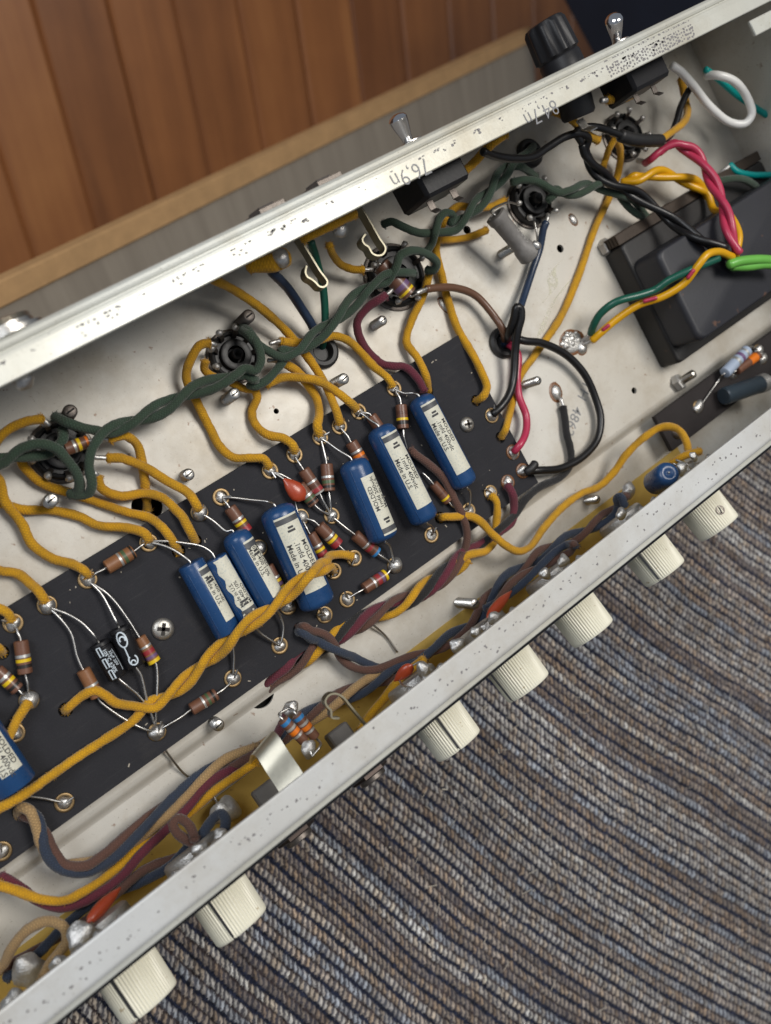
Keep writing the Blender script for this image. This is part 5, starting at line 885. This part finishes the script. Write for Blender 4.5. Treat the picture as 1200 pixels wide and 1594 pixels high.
t = thing('power_transformer', 'black enamelled transformer bolted through the right chassis floor, raised cover', 'transformer', (x0+40, (yt+yb)/2, FZ))
prism([(x0, yt), (x1, yt), (x1, yb), (x0, yb)], FZ+.05, 7, 1.6, TRAN, 'lamination_stack', t); [obj('lamination', box(((x0+x1)/2-.2*(k % 2), yt+2.2+.15*(k % 2), -3.3+k*.95), ((x1-x0)/2, 0, 0), (0, 2.1, 0), (0, 0, .40), .08), IRON, t) for k in range(11)]
b0 = P(1016, 388, 22); prism([(b0[0]+1, yt-9), (x1-4, yt-9), (x1-4, yb+6), (b0[0]+1, yb+6)], 6.9, 22, 2.6, TRANB, 'cover', t)
obj('cable_hole', lathe((P(1140, 408, 24.1)), (0, 0, 1), [(0, 4.6), (.3, 4.6), (.5, 3.8), (.2, 3.6), (.15, .02)], 24), RUB, t)
obj('lower_cover', box(((x0+x1)/2, (yt+yb)/2, -40), ((x1-x0)/2-6, 0, 0), (0, (yt-yb)/2-6, 0), (0, 0, 26), 5), TRAN, t)
for px, py, z in ((940, 387, FZ), (1052, 598, FZ)):
    c = P(px, py, z); ax = unit((.35, 0, 1)) if px < 1000 else unit((.5, .15, .85)); o = obj('hex_nut', lathe(c, ax, [(0, 3.9), (2.6, 3.9), (3.0, 3.3), (3.0, 1.9)], 6), SOLDULL, t, False); obj('bolt_end', lathe(c, ax, [(0, 1.9), (6.5 if px < 1000 else 9, 1.9), (7.2 if px < 1000 else 9.6, 1.3)], 16), STEEL, o)
sb = thing('rectifier_board', 'small brown black fibre board at the right end with two soldered parts', 'circuit board', P(1090, 640, 3))
pz = 3.0; c0, c1 = P(1020, 648, pz), P(1080, 588, pz); c2 = P(1047, 706, pz); xl = (c0[0]+c2[0])/2; yt2 = c0[1]; yb2 = -103.0
obj('fibre_plate', box(((xl+X1-2)/2, (yt2+yb2)/2, pz-1.2), ((X1-2-xl)/2, 0, 0), (0, (yt2-yb2)/2, 0), (0, 0, 1.2), .3), FIBRE2, sb); obj('spacer', box(((xl+X1)/2, (yt2+yb2)/2, -1.5), ((X1-xl)/2-12, 0, 0), (0, (yt2-yb2)/2-8, 0), (0, 0, 3.2)), FIBRE2, sb)
for px, py, sx in ((1086, 633, 1.5), (1140, 581, 1.2), (1186, 558, 1.2), (1180, 545, 1.2)):
    q = P(px, py, pz); e = obj('eyelet', lathe(q, (0, 0, 1), [(-.3, 2.8), (.3, 2.7), (.6, 2.2), (.3, 1.6)], 24), EYE, sb); obj('solder', blob(q, 2.3, 2.0, .15, sx=sx, ang=.3), SOLDER, e)
obj('screw_head', lathe(P(1054, 672, pz), (0, 0, 1), [(0, 3.3), (.8, 3.1), (1.6, 2), (1.8, .02)], 24), DSTEEL, sb)
GS = 'parts on the small right board'
resistor('pale blue resistor with white and pink bands on the small right board', (1128, 581), (1163, 545), [(.48, 1.6, S_), (.66, 1.8, V_), (.85, 1.2, S_)], [(1120, 590, 5), (1090, 632, 4)], [(1172, 540, 5), (1180, 546, 4)], r=2.5, z=8, m=GREYB, group=GS, ez=5)
resistor('bright orange tipped resistor beside the pale blue one on the right board', (1146, 577), (1180, 553), [(.72, 5.0, O_)], [(1138, 583, 5)], [(1187, 556, 5)], r=2.1, z=6.5, group=GS, ez=5)
a, b_ = P(1126, 617, 8), P(1192, 595, 8); d = unit(b_-a); L = np.linalg.norm(b_-a); t = thing('electrolytic_capacitor', 'dark slate cylinder with a silver end on the small right board', 'capacitor', (a+b_)/2, GS); obj('can', lathe(a, d, [(0, .5), (0, 3.4), (.5, 3.9), (L-4, 3.9), (L-3.6, 3.6)], 28), mat('slate_sleeve', (.03, .045, .06), .35), t); obj('end_cap', lathe(a+d*(L-4), d, [(0, 4.2), (3.6, 4.2), (4, 3.7), (3.8, .5)], 28), SOLDULL, t)
# ------------------------------------------------------------------ switches and fuse holder on the back wall
def toggle(lab, px, py, zc, box_l=20, hx=11, hz=7, dy=16, bat=None, sw=True):
    c = P(px, py, zc); c[0] -= 5 if sw == 1 else 0; t = thing('toggle_switch', lab, 'switch', (c[0], 47, zc), 'toggle switches through the back wall')
    if sw: obj('switch_body', box((c[0], 45.4-dy/2-6, zc), (hx, 0, 0), (0, dy/2+6, 0), (0, 0, hz), 1.2), BAKE, t)
    obj('bushing', lathe((c[0], 46.8, zc), (0, 1, 0), [(0, 6.2), (1.0, 6.2), (1.2, 5.6), (1.2, 4.8), (2.8, 4.8), (3.2, 4.2), (3.2, 2)], 24), STEEL, t)
    a = np.array([c[0], 49.2, zc]); b_ = a+np.array(bat); d = unit(b_-a); L = np.linalg.norm(b_-a)
    obj('bat_lever', lathe(a, d, [(0, 1.7), (L*.3, 1.9), (L*.7, 2.9), (L*.9, 3.2), (L*.98, 2.6), (L+.4, 1.2), (L+.6, .02)], 26), CHROME, t)
    if sw:
        for k in (-1, 1):
            p0 = np.array([c[0]+k*5, 45.4-dy-12, zc+2]); obj('terminal', strip([p0, p0+np.array([0, -3, 0]), p0+np.array([0, -4.5, 2])], (1, 0, 0), 1.2, .4), DSTEEL, t)
    return t
toggle('black box toggle switch under the back lip, chrome bat lever outside', 690, 282, 42, hx=9.5, hz=9, dy=3, bat=(-1.5, 9.5, 3))
toggle('blurred toggle switch near the fuse holder, silver bat lever outside', 1000, 116, 42, hx=10, hz=8, dy=3, bat=(-4.5, 8, 8))
fh = P(872, 76, 42); t = thing('fuse_holder', 'black ribbed fuse holder cap standing outside the back wall', 'fuse holder', (fh[0], 48, 36)); FX = fh[0]+3
n = 64; c = np.array([FX, 46.8, 36]); d = unit((-.06, 1, .10)); a_, s_, u_ = frame(d); v = []; f = []
prof = [(0, 9.8, 0), (8, 9.6, 0), (8.6, 9.0, 0), (9.2, 9.4, 0), (9.6, 9.9, 1), (20, 9.2, 1), (21.4, 8.4, .4), (21.8, 7, 0), (21.8, .02, 0)]
for dd, r, k in prof:
    for i in range(n): th = 2*math.pi*i/n; rr = .82*r+.5*k*math.cos(10*th); v.append(c+a_*dd+rr*(math.cos(th)*s_+math.sin(th)*u_))
for j in range(len(prof)-1):
    for i in range(n): f.append((j*n+i, j*n+(i+1) % n, (j+1)*n+(i+1) % n, (j+1)*n+i))
obj('ribbed_cap', (v, f), BAKE, t); obj('holder_barrel', lathe((FX, 47.3, 36), (-.05, -1, -.2), [(0, 9), (2, 9), (2.2, 6.8), (13, 6.4), (14, 5.6), (14, .02)], 28), PHEN, t); obj('end_lug', strip([np.array([FX, 33, 32]), np.array([FX, 29, 33]), np.array([FX+.5, 27, 36])], (1, 0, 0), 1.8, .6), STEEL, t)
# jack bodies and nuts on the back wall outside (only their rims show above the lip)
for px, py, lab in ((418, 330, 'left of two low silver nuts peeping over the back lip edge'), (506, 287, 'right of two low silver nuts peeping over the back lip edge'), (8, 506, 'silver threaded socket outside the back wall at the left frame')):
    c = P(px, py, 54); r = 8.5 if px > 100 else 9.5; o = obj('jack_nut', lathe((c[0], 46.8, 50.8), (0, 1, 0), [(0, r), (1.3, r), (1.6, r*.86), (1.6, r*.6), (2.6, r*.55), (2.8, r*.4)] if px > 100 else [(0, r), (1.3, r), (1.6, r*.8), (3, r*.8), (3.3, r*.7), (3.7, r*.8), (4, r*.7), (4.4, r*.8), (5, r*.6)], 6 if px > 100 else 30), DSTEEL if px > 100 else STEEL, smooth=px < 100); setp(o, lab, 'nut')
for px, py, z, lab in ((437, 402, 30, 'silver solder ball against the yellow sleeve under the back lip'), (528, 357, 30, 'silver solder ball under the lip between the two spring clips'), (36, 591, 30, 'silver solder lump peeping out under the back lip at the left')):
    fs = obj('solder_lump', blob(P(px, py, z), 3.0, 2.8, .12), SOLDER); setp(fs, lab, 'solder', 'solder lumps under the back lip')
